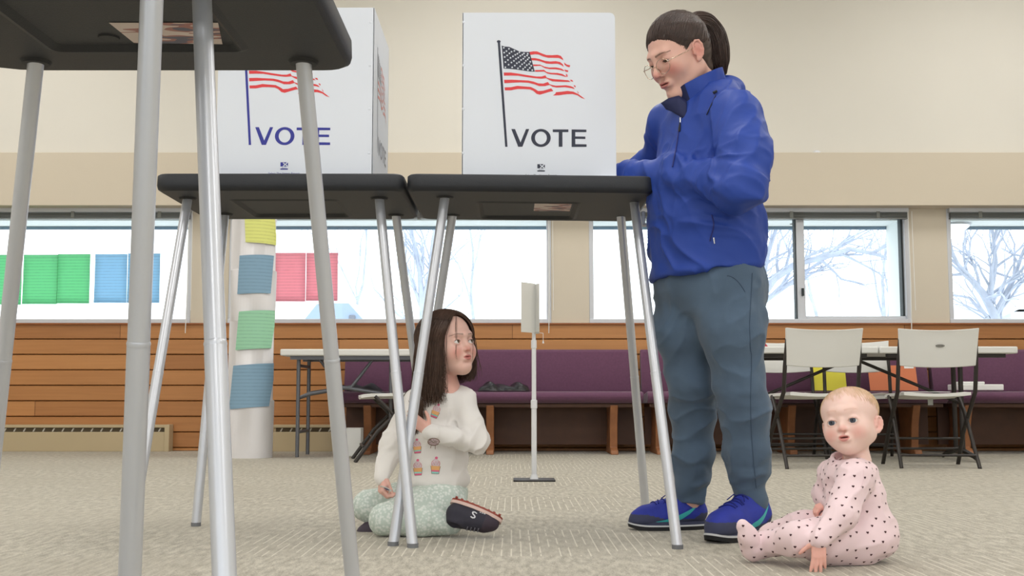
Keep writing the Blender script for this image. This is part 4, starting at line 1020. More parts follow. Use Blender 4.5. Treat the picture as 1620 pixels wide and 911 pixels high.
def decal(polys, origin, u, v, w, bvh, lift=.0008, cell=None):
    """flat shapes in (u, v) laid onto a surface along direction w. returns MB with material index per polygon group"""
    s = MB(); origin = Vector(origin); u, v, w = Vector(u), Vector(v), Vector(w).normalized()
    for li, (mi, poly) in enumerate(polys):
        bm = bmesh.new(); ps = [Vector((p[0], p[1], 0)) for p in poly]; vs = [bm.verts.new(p) for p in ps]
        for t in geometry.tessellate_polygon([ps]):
            try: bm.faces.new([vs[i] for i in t])
            except ValueError: pass
        if cell:
            for _ in range(5):
                es = [e for e in bm.edges if e.calc_length() > cell]
                if not es: break
                bmesh.ops.subdivide_edges(bm, edges=es, cuts=1, use_grid_fill=False)
                bmesh.ops.triangulate(bm, faces=bm.faces)
        bm.verts.index_update(); out = []
        for x in bm.verts:
            p = origin + u * x.co.x + v * x.co.y; h = bvh.ray_cast(p - w * .12, w)
            out.append((h[0] - w * (lift + .00012 * li)) if h[0] is not None else None)
        s.mi = mi; keep = [[q.index for q in f.verts] for f in bm.faces if all(out[q.index] is not None for q in f.verts)]
        used = sorted({i for f in keep for i in f}); mp = {a: b for b, a in enumerate(used)}
        if keep: s.add([out[i] for i in used], [tuple(mp[i] for i in f) for f in keep])
        bm.free()
    return s

# ---------------------------------------------------------------- heads
HEADS = dict(
    adult=dict(cran=(-.012, 0, .045, .096, .076, .086), face=(.028, 0, -.022, .064, .060, .086), jaw=((-.008, .047, -.048, .021), (.066, .010, -.094, .016)), chin=(.072, 0, -.094, .016),
               cheek=(.058, .037, -.018, .026), brow=(.079, .032, .032, .011), eye=(.0765, .0315, .012, .0128), socket=(.101, .031, .013, .017),
               nose=((.088, 0, .022, .0075), (.111, 0, -.020, .0105)), ala=(.099, .0115, -.026, .0075), lip=(.0915, -.052, .023), ear=(-.004, .074, 0, .018, .0075, .031), neck=((-.022, 0, -.045), (-.052, 0, -.16), .050, .054), slit=.0030, lidz=-.0035),
    girl=dict(cran=(-.014, 0, .044, .098, .080, .078), face=(.026, 0, -.022, .060, .056, .074), jaw=((-.008, .044, -.042, .022), (.058, .010, -.078, .017)), chin=(.066, 0, -.078, .015),
               cheek=(.056, .034, -.026, .027), brow=(.079, .030, .030, .010), eye=(.0735, .0305, .006, .0135), socket=(.100, .031, .007, .018),
               nose=((.085, 0, .010, .0065), (.100, 0, -.020, .0090)), ala=(.092, .0095, -.024, .0065), lip=(.0835, -.047, .018), ear=(-.004, .076, -.004, .017, .007, .029), neck=((-.026, 0, -.045), (-.036, 0, -.15), .031, .036), slit=.0060),
    baby=dict(cran=(-.016, 0, .040, .103, .087, .074), face=(.024, 0, -.020, .066, .062, .070), jaw=((-.002, .046, -.040, .028), (.052, .012, -.070, .022)), chin=(.064, 0, -.068, .016),
               cheek=(.053, .036, -.030, .032), brow=(.078, .032, .036, .004), eye=(.0762, .0325, .002, .0150), socket=(.104, .033, .002, .0155),
               nose=((.088, 0, .004, .0065), (.100, 0, -.020, .0092)), ala=(.093, .0105, -.023, .0068), lip=(.0880, -.046, .0175), ear=(-.010, .079, -.014, .016, .0075, .025), neck=((-.014, 0, -.045), (-.018, 0, -.12), .036, .042), slit=.0070, iris=4))
def head_sdf(kind, mouth=0.0):
    H = HEADS[kind]; S = Sdf(); c = H['cran']; S.el(c[:3], c[3:], k=.02); f = H['face']; S.el(f[:3], f[3:], k=.035)
    for s in (-1, 1):
        a, b = H['jaw']; S.rc((a[0], s * a[1], a[2]), (b[0], s * b[1], b[2]), a[3], b[3], k=.03)
        q = H['cheek']; S.el((q[0], s * q[1], q[2]), (q[3],) * 3, k=.028)
    q = H['chin']; S.el(q[:3], (q[3],) * 3, k=.022)
    a, b, r1, r2 = H['neck']; S.rc(a, b, r1, r2, k=.02)
    b = H['brow']; S.rc((b[0], -b[1], b[2]), (b[0] + .006, 0, b[2] - .002), b[3], b[3] * .9, k=.02); S.rc((b[0], b[1], b[2]), (b[0] + .006, 0, b[2] - .002), b[3], b[3] * .9, k=.02)
    for s in (-1, 1):
        q = H['socket']; S.el((q[0], s * q[1], q[2]), (q[3] * 1.0, q[3] * 1.15, q[3] * .85), k=.014, sub=True)
    n0, n1 = H['nose']; S.rc(n0[:3], n1[:3], n0[3], n1[3], k=.012)
    for s in (-1, 1):
        q = H['ala']; S.el((q[0], s * q[1], q[2]), (q[3] * 1.1, q[3], q[3] * .85), k=.006)
        S.el((q[0] + .004, s * q[1] * .62, q[2] - .0065), (.005, .0035, .0035), k=.003, sub=True)
    x, z, w = H['lip']; o = mouth
    S.el((x - .002, 0, z - .004), (.012, w * 1.05, .015), k=.014)
    S.el((x + .0045, w * .28, z + .003 + o * .5), (.0068, w * .62, .0048), k=.005); S.el((x + .0045, -w * .28, z + .003 + o * .5), (.0068, w * .62, .0048), k=.005)
    S.el((x + .003, 0, z - .0075 - o), (.0075, w * .78, .0058), k=.005)
    S.el((x + .010, 0, z - .0015 - o * .2), (.012, w * .9, .0016 + o * .9), k=.003, sub=True)
    S.el((x + .006, 0, z + .013), (.004, .003, .008), k=.006, sub=True)
    S.el((x + .006, 0, z - .020), (.008, w * .8, .004), k=.010, sub=True)
    e = H['eye']
    for s in (-1, 1):
        S.el((e[0] - .0006, s * e[1], e[2]), (e[3] + .0024,) * 3, k=.004)
        S.el((e[0] + .014, s * e[1], e[2] - .0006 + H.get('lidz', 0)), (.0165, e[3] * .98, H['slit']), k=.0012, sub=True)
        q = H['ear']; ex, ey, ez, ew, et, eh = q; Re = np.array(Matrix.Rotation(-s * R(28), 3, 'Z') @ Matrix.Rotation(R(-10), 3, 'Y')); E0 = np.array([ex, s * (ey + .003), ez])
        def ep(x, z, o=0): return E0 + Re @ np.array([x * ew, s * o, z * eh])
        S.el(ep(-.1, .08), (ew * .80, .0032, eh * .80), rot=Re, k=.005)
        hx = [(.62, -.25), (.70, .25), (.60, .66), (.15, .95), (-.45, .90), (-.85, .50), (-.92, .0), (-.70, -.45), (-.30, -.75)]
        for (a_, b_) in zip(hx, hx[1:]): S.rc(ep(*a_, .0035), ep(*b_, .0035), .0034, .0034, k=.002)
        S.el(ep(.05, -.82, .001), (.0075, .0042, .0085), rot=Re, k=.004)
        for (a_, b_) in (((-.45, .45), (-.50, .0)), ((-.50, .0), (-.15, -.45))): S.rc(ep(*a_, .002), ep(*b_, .002), .0030, .0028, k=.003)
        S.el(ep(.10, -.10, .006), (.0065, .0052, .0090), rot=Re, k=.003, sub=True)
        S.el(ep(.55, -.22, .002), (.004, .004, .0055), k=.003)
    return S
def blob(p, c, r): return np.clip(1 - np.sqrt((((p - np.array(c)) / np.array(r)) ** 2).sum(1)), 0, 1)
def mixc(col, w, c): return col * (1 - w[:, None]) + np.array(lin(c))[None] * w[:, None]
def head_colour(kind, V, skin, mouth=0.0, cheek=(206, 116, 104), lip=(176, 84, 84), brow=(92, 64, 48), hair=None, browk=1.0):
    H = HEADS[kind]; col = np.tile(np.array(lin(skin)), (len(V), 1)); sy = np.abs(V[:, 1]); Vs = V.copy(); Vs[:, 1] = sy
    q = H['cheek']; col = mixc(col, .55 * np.clip(blob(Vs, (q[0] + .016, q[1] + .004, q[2] - .004), (.045, .030, .028)) * 1.4, 0, 1), cheek)
    n1 = H['nose'][1]; col = mixc(col, .5 * np.clip(blob(V, (n1[0], 0, n1[2] - .002), (.02, .020, .016)) * 1.5, 0, 1), cheek)
    q = H['ear']; col = mixc(col, .45 * np.clip(blob(Vs, (q[0], q[1] + .008, q[2]), (.03, .03, .04)) * 1.3, 0, 1), cheek)
    e = H['eye']; col = mixc(col, .30 * np.clip(blob(Vs, (e[0] + .012, e[1], e[2] - .002), (.02, .022, .017)) * 1.8, 0, 1), (176, 112, 100))
    x, z, w = H['lip']
    soft = lambda v_, e_: np.clip(v_ / e_ + .5, 0, 1)
    yy = sy / w; zu = z + .0066 + mouth * .5 - .0085 * yy ** 2 - .0012 * np.exp(-(yy / .14) ** 2); zl_ = z - .0125 - mouth + .0100 * yy ** 2.2
    up = soft(zu - V[:, 2], .0030) * soft(V[:, 2] - zl_, .0030) * soft(1.0 - yy, .22) * (V[:, 0] > x - .006)
    col = mixc(col, .72 * up, lip)
    inn = blob(V, (x + .000, 0, z - .0015), (.012, w * .8, .0030 + mouth * 1.2)) > 0
    col = mixc(col, .7 * (inn & (V[:, 0] < x + .0045)).astype(float), (110, 40, 42))
    b = H['brow']; t = np.clip((sy - .012) / .036, 0, 1); zc = b[2] - .0015 + .0045 * np.sin(t * PI * .8) - .003 * t
    bw = np.clip(1 - np.abs(V[:, 2] - zc) / (.0044 * (1.0 - .55 * t)), 0, 1) * (sy > .011) * (sy < .050) * (V[:, 0] > .04)
    return mixc(col, np.clip(bw * browk, 0, 1), brow)
m_eyew = mat('eye_white', (226, 222, 220), .15); m_pupil = mat('pupil_black', (10, 10, 12), .1)
def eyes(kind, M, parent, iris, look=(1, 0, 0), lash=(60, 42, 36)):
    e = HEADS[kind]['eye']; sc = np.cbrt(np.linalg.det(M[:3, :3])); m_iris = mat('iris_%d_%d' % (iris[0], iris[2]), iris, .15)
    for s in (-1, 1):
        c = tr(M, (e[0], s * e[1], e[2])); r = e[3] * sc; d = np.array(look, float); d /= np.linalg.norm(d); Rf = frame(M[:3, :3] @ d / sc)
        mb = MB(); n = 24; m_ = 32; NP = 2; NI = 6 + (HEADS[kind].get('iris', 0) > 0); vs = []; fs = []
        for i in range(m_ + 1):
            th = PI * i / m_
            for k in range(n):
                a = 2 * PI * k / n; v = Rf @ np.array([math.cos(th), math.sin(th) * math.cos(a), math.sin(th) * math.sin(a)]); vs.append(tuple(c + v * r))
        for i in range(m_):
            for k in range(n):
                fs.append((i * n + k, i * n + (k + 1) % n, (i + 1) * n + (k + 1) % n, (i + 1) * n + k))
                mb.m.append(2 if i < NP else (1 if i < NI else 0))
        mb.v = vs; mb.f = fs; mb.build('eye', [m_eyew, m_iris, m_pupil], parent, smooth=60)
        # upper lashes
        mb = MB(); sl = HEADS[kind]['slit']; pts = []
        for k in range(9):
            u = -1 + k / 4; y = u * e[3] * .95; z = sl * math.sqrt(max(0, 1 - u * u)) - .0006 + HEADS[kind].get('lidz', 0); rr = e[3] + .0022; x = math.sqrt(max(0, rr * rr - y * y - z * z))
            pts.append(tr(M, (e[0] + x, s * (e[1]) + y, e[2] + z)))
        mb.tube([Vector(p) for p in pts], [.0003 * sc] + [.0007 * sc] * 7 + [.0003 * sc], 5); mb.build('eyelashes', mat('lash_%d' % lash[0], lash, .7), parent, smooth=60)
# ---------------------------------------------------------------- hands
def hand_sdf(wrist, fwd, back, size, left, curl=(.5, .5, .55, .6), spread=.07, thumb=(.55, .35), fat=1.0, forearm=.10, fr=.030, tcurl=.3, elbow=None):
    """wrist point, fwd towards the fingers, back = direction the back of the hand faces; left hand or not; size = length wrist to middle tip"""
    f = np.array(fwd, float); f /= np.linalg.norm(f); b = np.array(back, float); b -= f * (b @ f); b /= np.linalg.norm(b)
    side = np.cross(b, f) * (-1 if left else 1)        # towards the thumb
    if True: side = np.cross(f, b) if left else np.cross(b, f)
    A = np.stack([f, side, b], 1); w = np.array(wrist, float); L = size
    def W(x, y, z): return w + A @ np.array([x, y, z]) * L
    S = Sdf(); r0 = .085 * fat
    ys = [.13, .045, -.045, -.125]; xs = [.50, .52, .50, .46]; ln_ = [.42, .47, .43, .34]
    for i in range(4):
        S.rc(W(.04, ys[i] * .55, 0), W(xs[i], ys[i], -.005), .085 * L * fat, .066 * L * fat, k=.05 * L)
    S.rc(W(.05, .05, -.02), W(.36, .15, -.03), .08 * L * fat, .055 * L * fat, k=.05 * L)
    for i in range(4):
        p = np.array([xs[i], ys[i], -.005]); a = curl[i]; sp = ys[i] * spread * 8; ang = 0
        segs = [.45, .32, .23]; rr = [.056, .050, .045, .036]
        for j in range(3):
            ang += a * (1.0 if j == 0 else 1.15 if j == 1 else .8); d = np.array([math.cos(ang), sp, -math.sin(ang)]); q = p + d * segs[j] * ln_[i]
            S.rc(W(*p), W(*q), rr[j] * L * fat, rr[j + 1] * L * fat, k=.008 * L if j else .03 * L); p = q
    # thumb from the side near the base of the palm
    p = np.array([.14, .13, -.03]); ang, dn = thumb
    d = np.array([math.cos(ang), math.sin(ang), -dn]); d /= np.linalg.norm(d); q = p + d * .20; S.rc(W(*p), W(*q), .075 * L * fat, .060 * L * fat, k=.035 * L); p = q
    for j, l_ in enumerate((.17, .13)):
        ang -= tcurl; d = np.array([math.cos(ang), math.sin(ang), -dn - .15 * j]); d /= np.linalg.norm(d); q = p + d * l_; S.rc(W(*p), W(*q), (.055, .050)[j] * L * fat, (.050, .040)[j] * L * fat, k=.01 * L); p = q
    ed = -f if elbow is None else (np.array(elbow) - w) / np.linalg.norm(np.array(elbow) - w)
    S.rc(W(.05, 0, 0), w + ed * forearm, .085 * L * fat, fr, k=.03 * L)
    return S
m_skinA = mat('skin_woman', (208, 160, 142), .5, attr='Col', sss=.12, spec=.35)
m_skinB = mat('skin_girl', (214, 168, 152), .5, attr='Col', sss=.12, spec=.35)
m_skinC = mat('skin_baby', (232, 188, 174), .5, attr='Col', sss=.15, spec=.3)
# ================================================================ the woman
def pv(px, py, Y): return np.array(P(px, py, Y))
def woman():
    SK = (222, 176, 160)
    M = head_matrix(pv(1076, 92, 3.44), PI + R(31), R(26), R(2), 1.03)
    HS = head_sdf('adult'); V, Fq = sdf_mesh(HS, .0026); col = head_colour('adult', V, SK, cheek=(205, 105, 98), lip=(176, 86, 84), brow=(78, 54, 44), browk=1.0)
    V = smooth_v(V, Fq, 1, .3); Vw = tr(M, V)
    sh_l, sh_r = pv(1163, 186, 3.33), pv(1058, 196, 3.59)
    el_l, el_r = pv(1166, 290, 3.20), pv(1036, 260, 3.72); wr_l, wr_r = pv(1018, 268, 3.52), pv(985, 262, 3.70)
    # hands resting on the table top behind the screen
    zt = ZU + .052 + .018
    wr_l = np.array([.352, 3.585, zt + .012]); wr_r = np.array([.290, 3.76, zt + .012])
    hl = hand_sdf(wr_l, (-1, .25, -.10), (0, -.25, 1), .165, True, curl=(.45, .55, .6, .65), fr=.026, forearm=.12, elbow=el_l)
    hr = hand_sdf(wr_r, (-1, -.15, -.10), (0, .1, 1), .165, False, curl=(.2, .25, .3, .35), fr=.026, forearm=.10, elbow=el_r)
    VL, FL = sdf_mesh(hl, .003); VR, FR_ = sdf_mesh(hr, .003)
    hipl, hipr = pv(1152, 440, 3.42), pv(1088, 440, 3.56); knl, knr = pv(1171, 610, 3.42), pv(1094, 605, 3.57); anl, anr = pv(1187, 787, 3.50), pv(1093, 787, 3.69)
    B = Sdf(); neck = pv(1118, 150, 3.47)
    B.chain([neck + (0, 0, .02), pv(1118, 210, 3.47), pv(1118, 320, 3.48), pv(1120, 430, 3.49)], [.055, .10, .11, .13], k=.05)
    B.rc(sh_l, sh_r, .055, .055, k=.05); B.chain([sh_l, el_l, wr_l - np.array([-.05, .02, 0])], [.045, .038, .028], k=.02); B.chain([sh_r, el_r, wr_r + np.array([.05, 0, .01])], [.045, .036, .028], k=.02)
    B.chain([hipl, knl, anl, anl - (0, 0, .05)], [.08, .05, .030, .026], k=.03); B.chain([hipr, knr, anr, anr - (0, 0, .05)], [.08, .05, .030, .026], k=.03)
    VB, FB = sdf_mesh(B, .012)
    Va, Fa = merge((Vw, Fq), (VL, FL), (VR, FR_), (VB, FB))
    hc = np.tile(np.array(lin((222, 176, 160))), (len(Va) - len(V), 1)); col = np.concatenate([col, hc])
    base = (float((anl[0] + anr[0]) / 2), 3.46, 0)
    body = np_obj('person', Va, Fa, m_skinA, None, col=col, loc=base)
    tag(body, 'woman in a blue jacket, jeans and glasses, standing and writing at the voting table', 'person')
    eyes('adult', M, body, (86, 70, 52), (.9, 0, -.35))
    # ---------------- jacket
    J = Sdf()
    up = np.array([0, 0, 1.0]); lat = (sh_l - sh_r); lat[2] = 0; lat /= np.linalg.norm(lat); fw = np.cross(lat, up)
    rot = np.stack([lat, fw, up], 1)
    def sec(px, py, Y, rl, rf, rz, k=.05): J.el(pv(px, py, Y), (rl, rf, rz), rot=rot, k=k)
    sec(1120, 190, 3.47, .185, .105, .085, .04)
    sec(1118, 235, 3.47, .180, .125, .13, .05)
    sec(1110, 300, 3.47, .175, .150, .14, .06)
    sec(1118, 355, 3.48, .186, .162, .12, .06)
    sec(1118, 400, 3.49, .194, .160, .10, .05)
    sec(1119, 436, 3.49, .192, .160, .085, .04)
    J.plane(pv(1119, 434, 3.49), (.10, 0, -1), k=.006)
    # shoulders and sleeves
    J.rc(pv(1124, 160, 3.47), sh_l + (0, 0, -.004), .065, .068, k=.04); J.rc(pv(1112, 165, 3.48), sh_r, .060, .055, k=.04)
    cuff_l = wr_l + np.array([.020, -.008, .004]); cuff_r = wr_r + np.array([.03, .01, .008])
    el2 = el_l + np.array([.01, 0, -.01])
    J.chain([sh_l, sh_l * .45 + el2 * .55 + (.022, 0, 0), el2], [.077, .073, .064], k=.025)
    J.chain([el2, el2 * .5 + cuff_l * .5 + (0, -.01, .012), cuff_l], [.062, .052, .036], k=.022)
    J.chain([sh_r, el_r], [.060, .052], k=.03); J.chain([el_r, cuff_r], [.050, .036], k=.02)
    # folded-down hood on the back of the shoulders
    hb = pv(1160, 128, 3.52)
    J.chain([pv(1120, 158, 3.38), pv(1146, 146, 3.42), pv(1158, 140, 3.50), pv(1148, 142, 3.57), pv(1110, 150, 3.60)], [.014, .022, .026, .022, .014], k=.04)
    V, Fq = sdf_mesh(J, .0048); V = smooth_v(V, Fq, 1, .4); N = normals(V, Fq)
    zel = el2[2]; W = lambda c_, r_: np.exp(-((V - np.array(c_)) ** 2).sum(1) / (r_ * r_))
    near = W(el2, .13); fore = W((el2 + cuff_l) / 2, .15); uparm = W(sh_l * .5 + el2 * .5, .14); chest = W(pv(1075, 230, 3.35), .17); low = np.clip((1.10 - V[:, 2]) / .12, 0, 1)
    rest = np.clip(1 - near - fore - uparm - chest - low, 0, 1)
    d = near * (.017 * crease(V, (-1, 0, .35), 5, 26, 1) - .006) + fore * (.015 * crease(V, (.5, .2, -.9), 7, 24, 2) - .004) + uparm * (.014 * crease(V, (.55, .1, 1), 4, 20, 3) - .004)
    d += chest * (.013 * crease(V, (.45, .1, 1), 3.5, 20, 4) - .003) + low * (.014 * crease(V, (-.75, 0, .6), 3.5, 15, 5) - .004) + rest * (.012 * crease(V, (.5, .3, .9), 5, 20, 6) - .003)
    d += .0014 * fbm(V * 20, 2) + .003 * np.exp(-((V[:, 2] - .80) / .03) ** 2) * folds(V, (.9, .6, .1), 60, 3.3, .6)
    V = V + N * d[:, None]
    mj = mat('blue_nylon_jacket', (42, 70, 156), .55, noise=(9, .05), bump=(700, .12, .0006), spec=.3)
    # the inner (elbow-side) lining shows only at the collar
    jk = np_obj('jacket', V, Fq, mj, body); jb = bvh_of(V, Fq)
    # collar: standing shell round the neck, open at the front
    ctr = np.array(pv(1114, 150, 3.47)); ax = np.array([-.12, -.02, 1.0]); ax /= np.linalg.norm(ax); af = -np.array([1, .45, 0]); af -= ax * (af @ ax); af /= np.linalg.norm(af); al = np.cross(ax, af)
    def coll(u, v, t=0.0):
        a = (u - .5) * 2 * PI * .95 + PI; rr = .082 + .004 * v - t; ca = .5 - .5 * math.cos(a); h = -.05 + (.055 + .075 * ca ** .7) * v
        rx = rr * 1.08; q = ctr + af * (rx * math.cos(a) + .012 + .014 * v) + al * (rr * .92 * math.sin(a)) + ax * h
        return q + (af * math.cos(a) + al * math.sin(a)) * (.0025 * math.sin(a * 5 + v * 4) + .002 * math.sin(a * 11 + 1))
    n1, n2 = 72, 10; vs = []; fs = []
    for t in (0, .006):
        for j in range(n2 + 1):
            for i in range(n1 + 1): vs.append(coll(i / n1, j / n2, t))
    K = (n1 + 1) * (n2 + 1)
    for j in range(n2):
        for i in range(n1):
            a = j * (n1 + 1) + i; fs.append((a, a + 1, a + n1 + 2, a + n1 + 1)); fs.append((K + a, K + a + n1 + 1, K + a + n1 + 2, K + a + 1))
    for i in range(n1): a = n2 * (n1 + 1) + i; fs.append((a, a + 1, K + a + 1, K + a))
    for j in range(n2):
        for i in (0, n1): a = j * (n1 + 1) + i; fs.append((a, K + a, K + a + n1 + 1, a + n1 + 1))
    mi = [(1 if (k % 2 == 1 or (k // 2) % n1 < 6 or (k // 2) % n1 > n1 - 7) else 0) for k in range(2 * n1 * n2)] + [0] * (n1) + [0] * (2 * n2)  # outer strips beside the opening darkened too: fold shadow painted as lining
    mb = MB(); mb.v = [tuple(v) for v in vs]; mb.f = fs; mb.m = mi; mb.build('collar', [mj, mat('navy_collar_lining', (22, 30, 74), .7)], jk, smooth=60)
    # dark inside of the far collar flap, folded open in front of the chin
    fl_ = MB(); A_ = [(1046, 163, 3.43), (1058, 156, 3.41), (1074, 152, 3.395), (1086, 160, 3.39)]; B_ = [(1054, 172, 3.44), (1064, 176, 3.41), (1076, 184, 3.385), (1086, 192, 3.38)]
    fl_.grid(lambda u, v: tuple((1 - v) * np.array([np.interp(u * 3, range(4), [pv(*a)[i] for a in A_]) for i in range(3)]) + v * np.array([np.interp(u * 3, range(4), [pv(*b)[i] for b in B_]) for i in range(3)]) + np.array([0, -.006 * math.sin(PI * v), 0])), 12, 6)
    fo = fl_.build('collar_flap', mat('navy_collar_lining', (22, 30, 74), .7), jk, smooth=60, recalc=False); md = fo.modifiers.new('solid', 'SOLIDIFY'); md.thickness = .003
    # zipper down the chest, laid on the jacket
    zp = []
    for k in range(40):
        t = k / 39; px = 1078 - 8 * t - 6 * t * t; py = 172 + 92 * t; d_ = np.array(ray(px, py)); o = np.array([0, 0, CAMZ]); h = jb.ray_cast(Vector(o), Vector(d_).normalized())
        if h[0] is not None: zp.append(h[0] + h[1] * .0012)
    MB().tube(zp, .0022, 6).build('zipper', mat('navy_zip_tape', (24, 34, 110), .5), jk, smooth=60)
    p0 = zp[8]; m_sil = mat('silver_metal', (196, 198, 204), .25, metal=.9)
    MB().tube([p0 + Vector((0, -.004, .008)), p0 + Vector((0, -.006, -.004)), p0 + Vector((-.001, -.008, -.008))], [.0022, .0022, .0015], 8).build('zipper_slider', m_sil, jk, smooth=True)
    MB().tube([p0 + Vector((-.001, -.008, -.010)), p0 + Vector((-.003, -.010, -.028)), p0 + Vector((-.003, -.010, -.036))], [.0018, .004, .0035], 8).build('zipper_pull', mat('black_rubber', (20, 22, 30), .6), jk, smooth=True)
    def on(px, py, lift=.001):
        h = jb.ray_cast(Vector((0, 0, CAMZ)), ray(px, py).normalized()); return (h[0] + h[1] * lift) if h[0] is not None else Vector(pv(px, py, 3.3))
    # placket edge, pocket zip, toggle and hem band
    MB().tube([on(1126 + 3 * math.sin(k / 3), 340 + k * 3.2) for k in range(14)], .0022, 6).build('pocket_zip', mat('navy_zip_tape', (24, 34, 110), .5), jk, smooth=60)
    q = on(1129, 376, .003); MB().tube([q, q + Vector((.002, -.002, -.018))], [.003, .002], 8).build('pocket_zip_pull', m_sil, jk, smooth=True)
    q = on(1133, 148, .006); MB().tube([q + Vector((-.006, 0, -.003)), q + Vector((.005, 0, .003))], [.0045, .0038], 8).build('hood_toggle', mat('black_rubber', (20, 22, 30), .6), jk, smooth=True)
    MB().tube([on(1133, 152, .002), on(1126, 166, .002), on(1119, 182, .003)], .0016, 6).build('hood_cord', mat('black_rubber', (20, 22, 30), .6), jk, smooth=True)
    for nm, c_, ax_ in (('cuff', cuff_l, cuff_l - el2), ('cuff', cuff_r, cuff_r - el_r)):
        a_ = ax_ / np.linalg.norm(ax_); MB().tube([Vector(c_ - a_ * .004), Vector(c_ + a_ * .022), Vector(c_ + a_ * .038)], [.037, .034, .031], 20).build(nm, mj, jk, smooth=60)
    # ---------------- jeans
    Q = Sdf()
    Q.el(pv(1120, 445, 3.49), (.162, .140, .10), rot=rot, k=.05); Q.el(pv(1132, 468, 3.50), (.165, .142, .10), rot=rot, k=.05)
    Q.chain([hipl, pv(1158, 520, 3.40), knl, pv(1178, 650, 3.44), pv(1182, 720, 3.47), anl + (0, 0, -.012)], [.108, .096, .072, .070, .063, .050], k=.035)
    Q.chain([hipr, pv(1082, 520, 3.55), knr, pv(1096, 650, 3.62), pv(1096, 720, 3.65), anr + (0, 0, -.012)], [.105, .092, .069, .067, .060, .049], k=.035)
    Q.plane(anl + (0, 0, -.034), (0, 0, -1), k=.003); Q.plane(pv(1122, 412, 3.49), (0, 0, 1), k=.003)
    V, Fq = sdf_mesh(Q, .005); V = smooth_v(V, Fq, 1, .4); N = normals(V, Fq); d = np.zeros(len(V))
    for kn, an in ((knl, anl), (knr, anr)):
        near = np.exp(-((V[:, 0] - kn[0]) ** 2 + (V[:, 1] - kn[1]) ** 2) / .03)
        d += near * .008 * np.exp(-((V[:, 2] - kn[2]) / .09) ** 2) * folds(V, (.35, 0, 1), 55, kn[0] * 9, .6)
        d += near * .008 * np.exp(-((V[:, 2] - an[2] - .06) / .09) ** 2) * folds(V, (-.2, .1, 1), 75, kn[0] * 5 + 1, .6)
    d += .007 * crease(V, (1, 0, .45), 5, 17, 8) - .003 + .0012 * fbm(V * 25, 2)
    crot = np.exp(-((V[:, 2] - .68) / .10) ** 2); d += .004 * crot * folds(V, (.9, 0, .6), 40, 6.2, .5)
    V = V + N * d[:, None]
    mjn = mat('faded_denim', (78, 98, 120), .85, noise=(7, .13), bump=(500, .3, .001), sheen=.15)
    je = np_obj('jeans', V, Fq, mjn, body); qb = bvh_of(V, Fq)
    def onj(px, py, l=.001):
        h = qb.ray_cast(Vector((0, 0, CAMZ)), ray(px, py).normalized()); return (h[0] + h[1] * l) if h[0] is not None else None
    ms = mat('denim_seam', (60, 78, 100), .8)
    for nm, pts in (('side_seam', [(1190 + (3 if k > 12 else 0) * math.sin(k / 5) + k * .35 - (k * .9 if k < 8 else 7.2), 432 + k * 10) for k in range(35)]), ('pocket_seam', [(1150 + k * 3.2, 436 + 26 * (k / 9) ** 2) for k in range(10)])):
        pp = [onj(*p) for p in pts]; pp = [p for p in pp if p is not None]
        if len(pp) > 2: MB().tube(pp, .0010, 5).build(nm, ms, je, smooth=60)
    # ---------------- shoes
    def shoe(toe, heel, nm):
        toe = np.array(toe, float); heel = np.array(heel, float); f = toe - heel; L = np.linalg.norm(f); Rm = frame(f); mid = (toe + heel) / 2; mid[2] = 0; s = L / .26; Mx = mat4(Rm, mid, s)
        U = Sdf()
        U.chain([(-.092, 0, .052), (-.03, 0, .050), (.03, -.002, .040), (.075, 0, .034), (.098, .004, .030)], [.036, .040, .042, .038, .030], k=.02)
        U.chain([(-.085, 0, .06), (-.085, 0, .088)], [.034, .032], k=.015); U.chain([(-.05, 0, .07), (-.035, 0, .092)], [.034, .024], k=.02)
        U.chain([(-.03, 0, .085), (.03, 0, .070)], [.020, .018], k=.015)
        U.el((-.066, 0, .112), (.040, .024, .026), k=.008, sub=True)
        U.ops.append(('pl', np.array([0, 0, .020]), np.array([0, 0, -1.0]), None, None, .006, 'int'))
        V, Fq = sdf_mesh(U, .0036); V = smooth_v(V, Fq, 1, .4)
        fc = V[Fq].mean(1); lim = .036 + .014 * np.clip((fc[:, 0] - .02) / .06, 0, 1) + .016 * np.clip((-fc[:, 0] - .075) / .02, 0, 1)
        mi = (fc[:, 2] < lim).astype(int)
        mu = mat('blue_mesh_shoe', (38, 52, 158), .7, bump=(900, .5, .001), noise=(40, .08)); mg = mat('slate_suede', (62, 66, 92), .85, bump=(600, .3, .001))
        Vw_ = tr(Mx, V); sh = np_obj(nm, Vw_, Fq, [mu, mg], body, mi=mi); sb = bvh_of(Vw_, Fq)
        # sole: outline extruded, white line over black
        n = 44; out = []
        for k in range(n):
            a = 2 * PI * k / n; x = .131 * math.cos(a); w_ = .036 + .009 * math.sin(math.pi * (x + .13) / .30) + (.003 if x > 0 else 0); y = w_ * math.copysign(abs(math.sin(a)) ** .75, math.sin(a)); out.append((x, y))
        def slab(z0, z1, g0, g1, m, nm2):
            vs = [tuple(tr(Mx, (x * g0, y * g0, z0 + (.010 * max(0, (x - .07) / .06) ** 2 if z0 < .01 else .008 * max(0, (x - .07) / .06) ** 2)))) for x, y in out] + [tuple(tr(Mx, (x * g1, y * g1, z1 + .008 * max(0, (x - .07) / .06) ** 2))) for x, y in out]
            fs = [tuple(range(n)), tuple(n + k for k in reversed(range(n)))] + [(k, (k + 1) % n, n + (k + 1) % n, n + k) for k in range(n)]
            MB().add(vs, fs).build(nm2, m, sh, smooth=40)
        slab(0, .012, .985, 1.0, mat('black_outsole', (26, 26, 30), .7), 'outsole'); slab(.012, .017, 1.0, 1.0, mat('white_foxing', (210, 212, 216), .5), 'midsole'); slab(.017, .027, .985, .97, mg, 'rand')
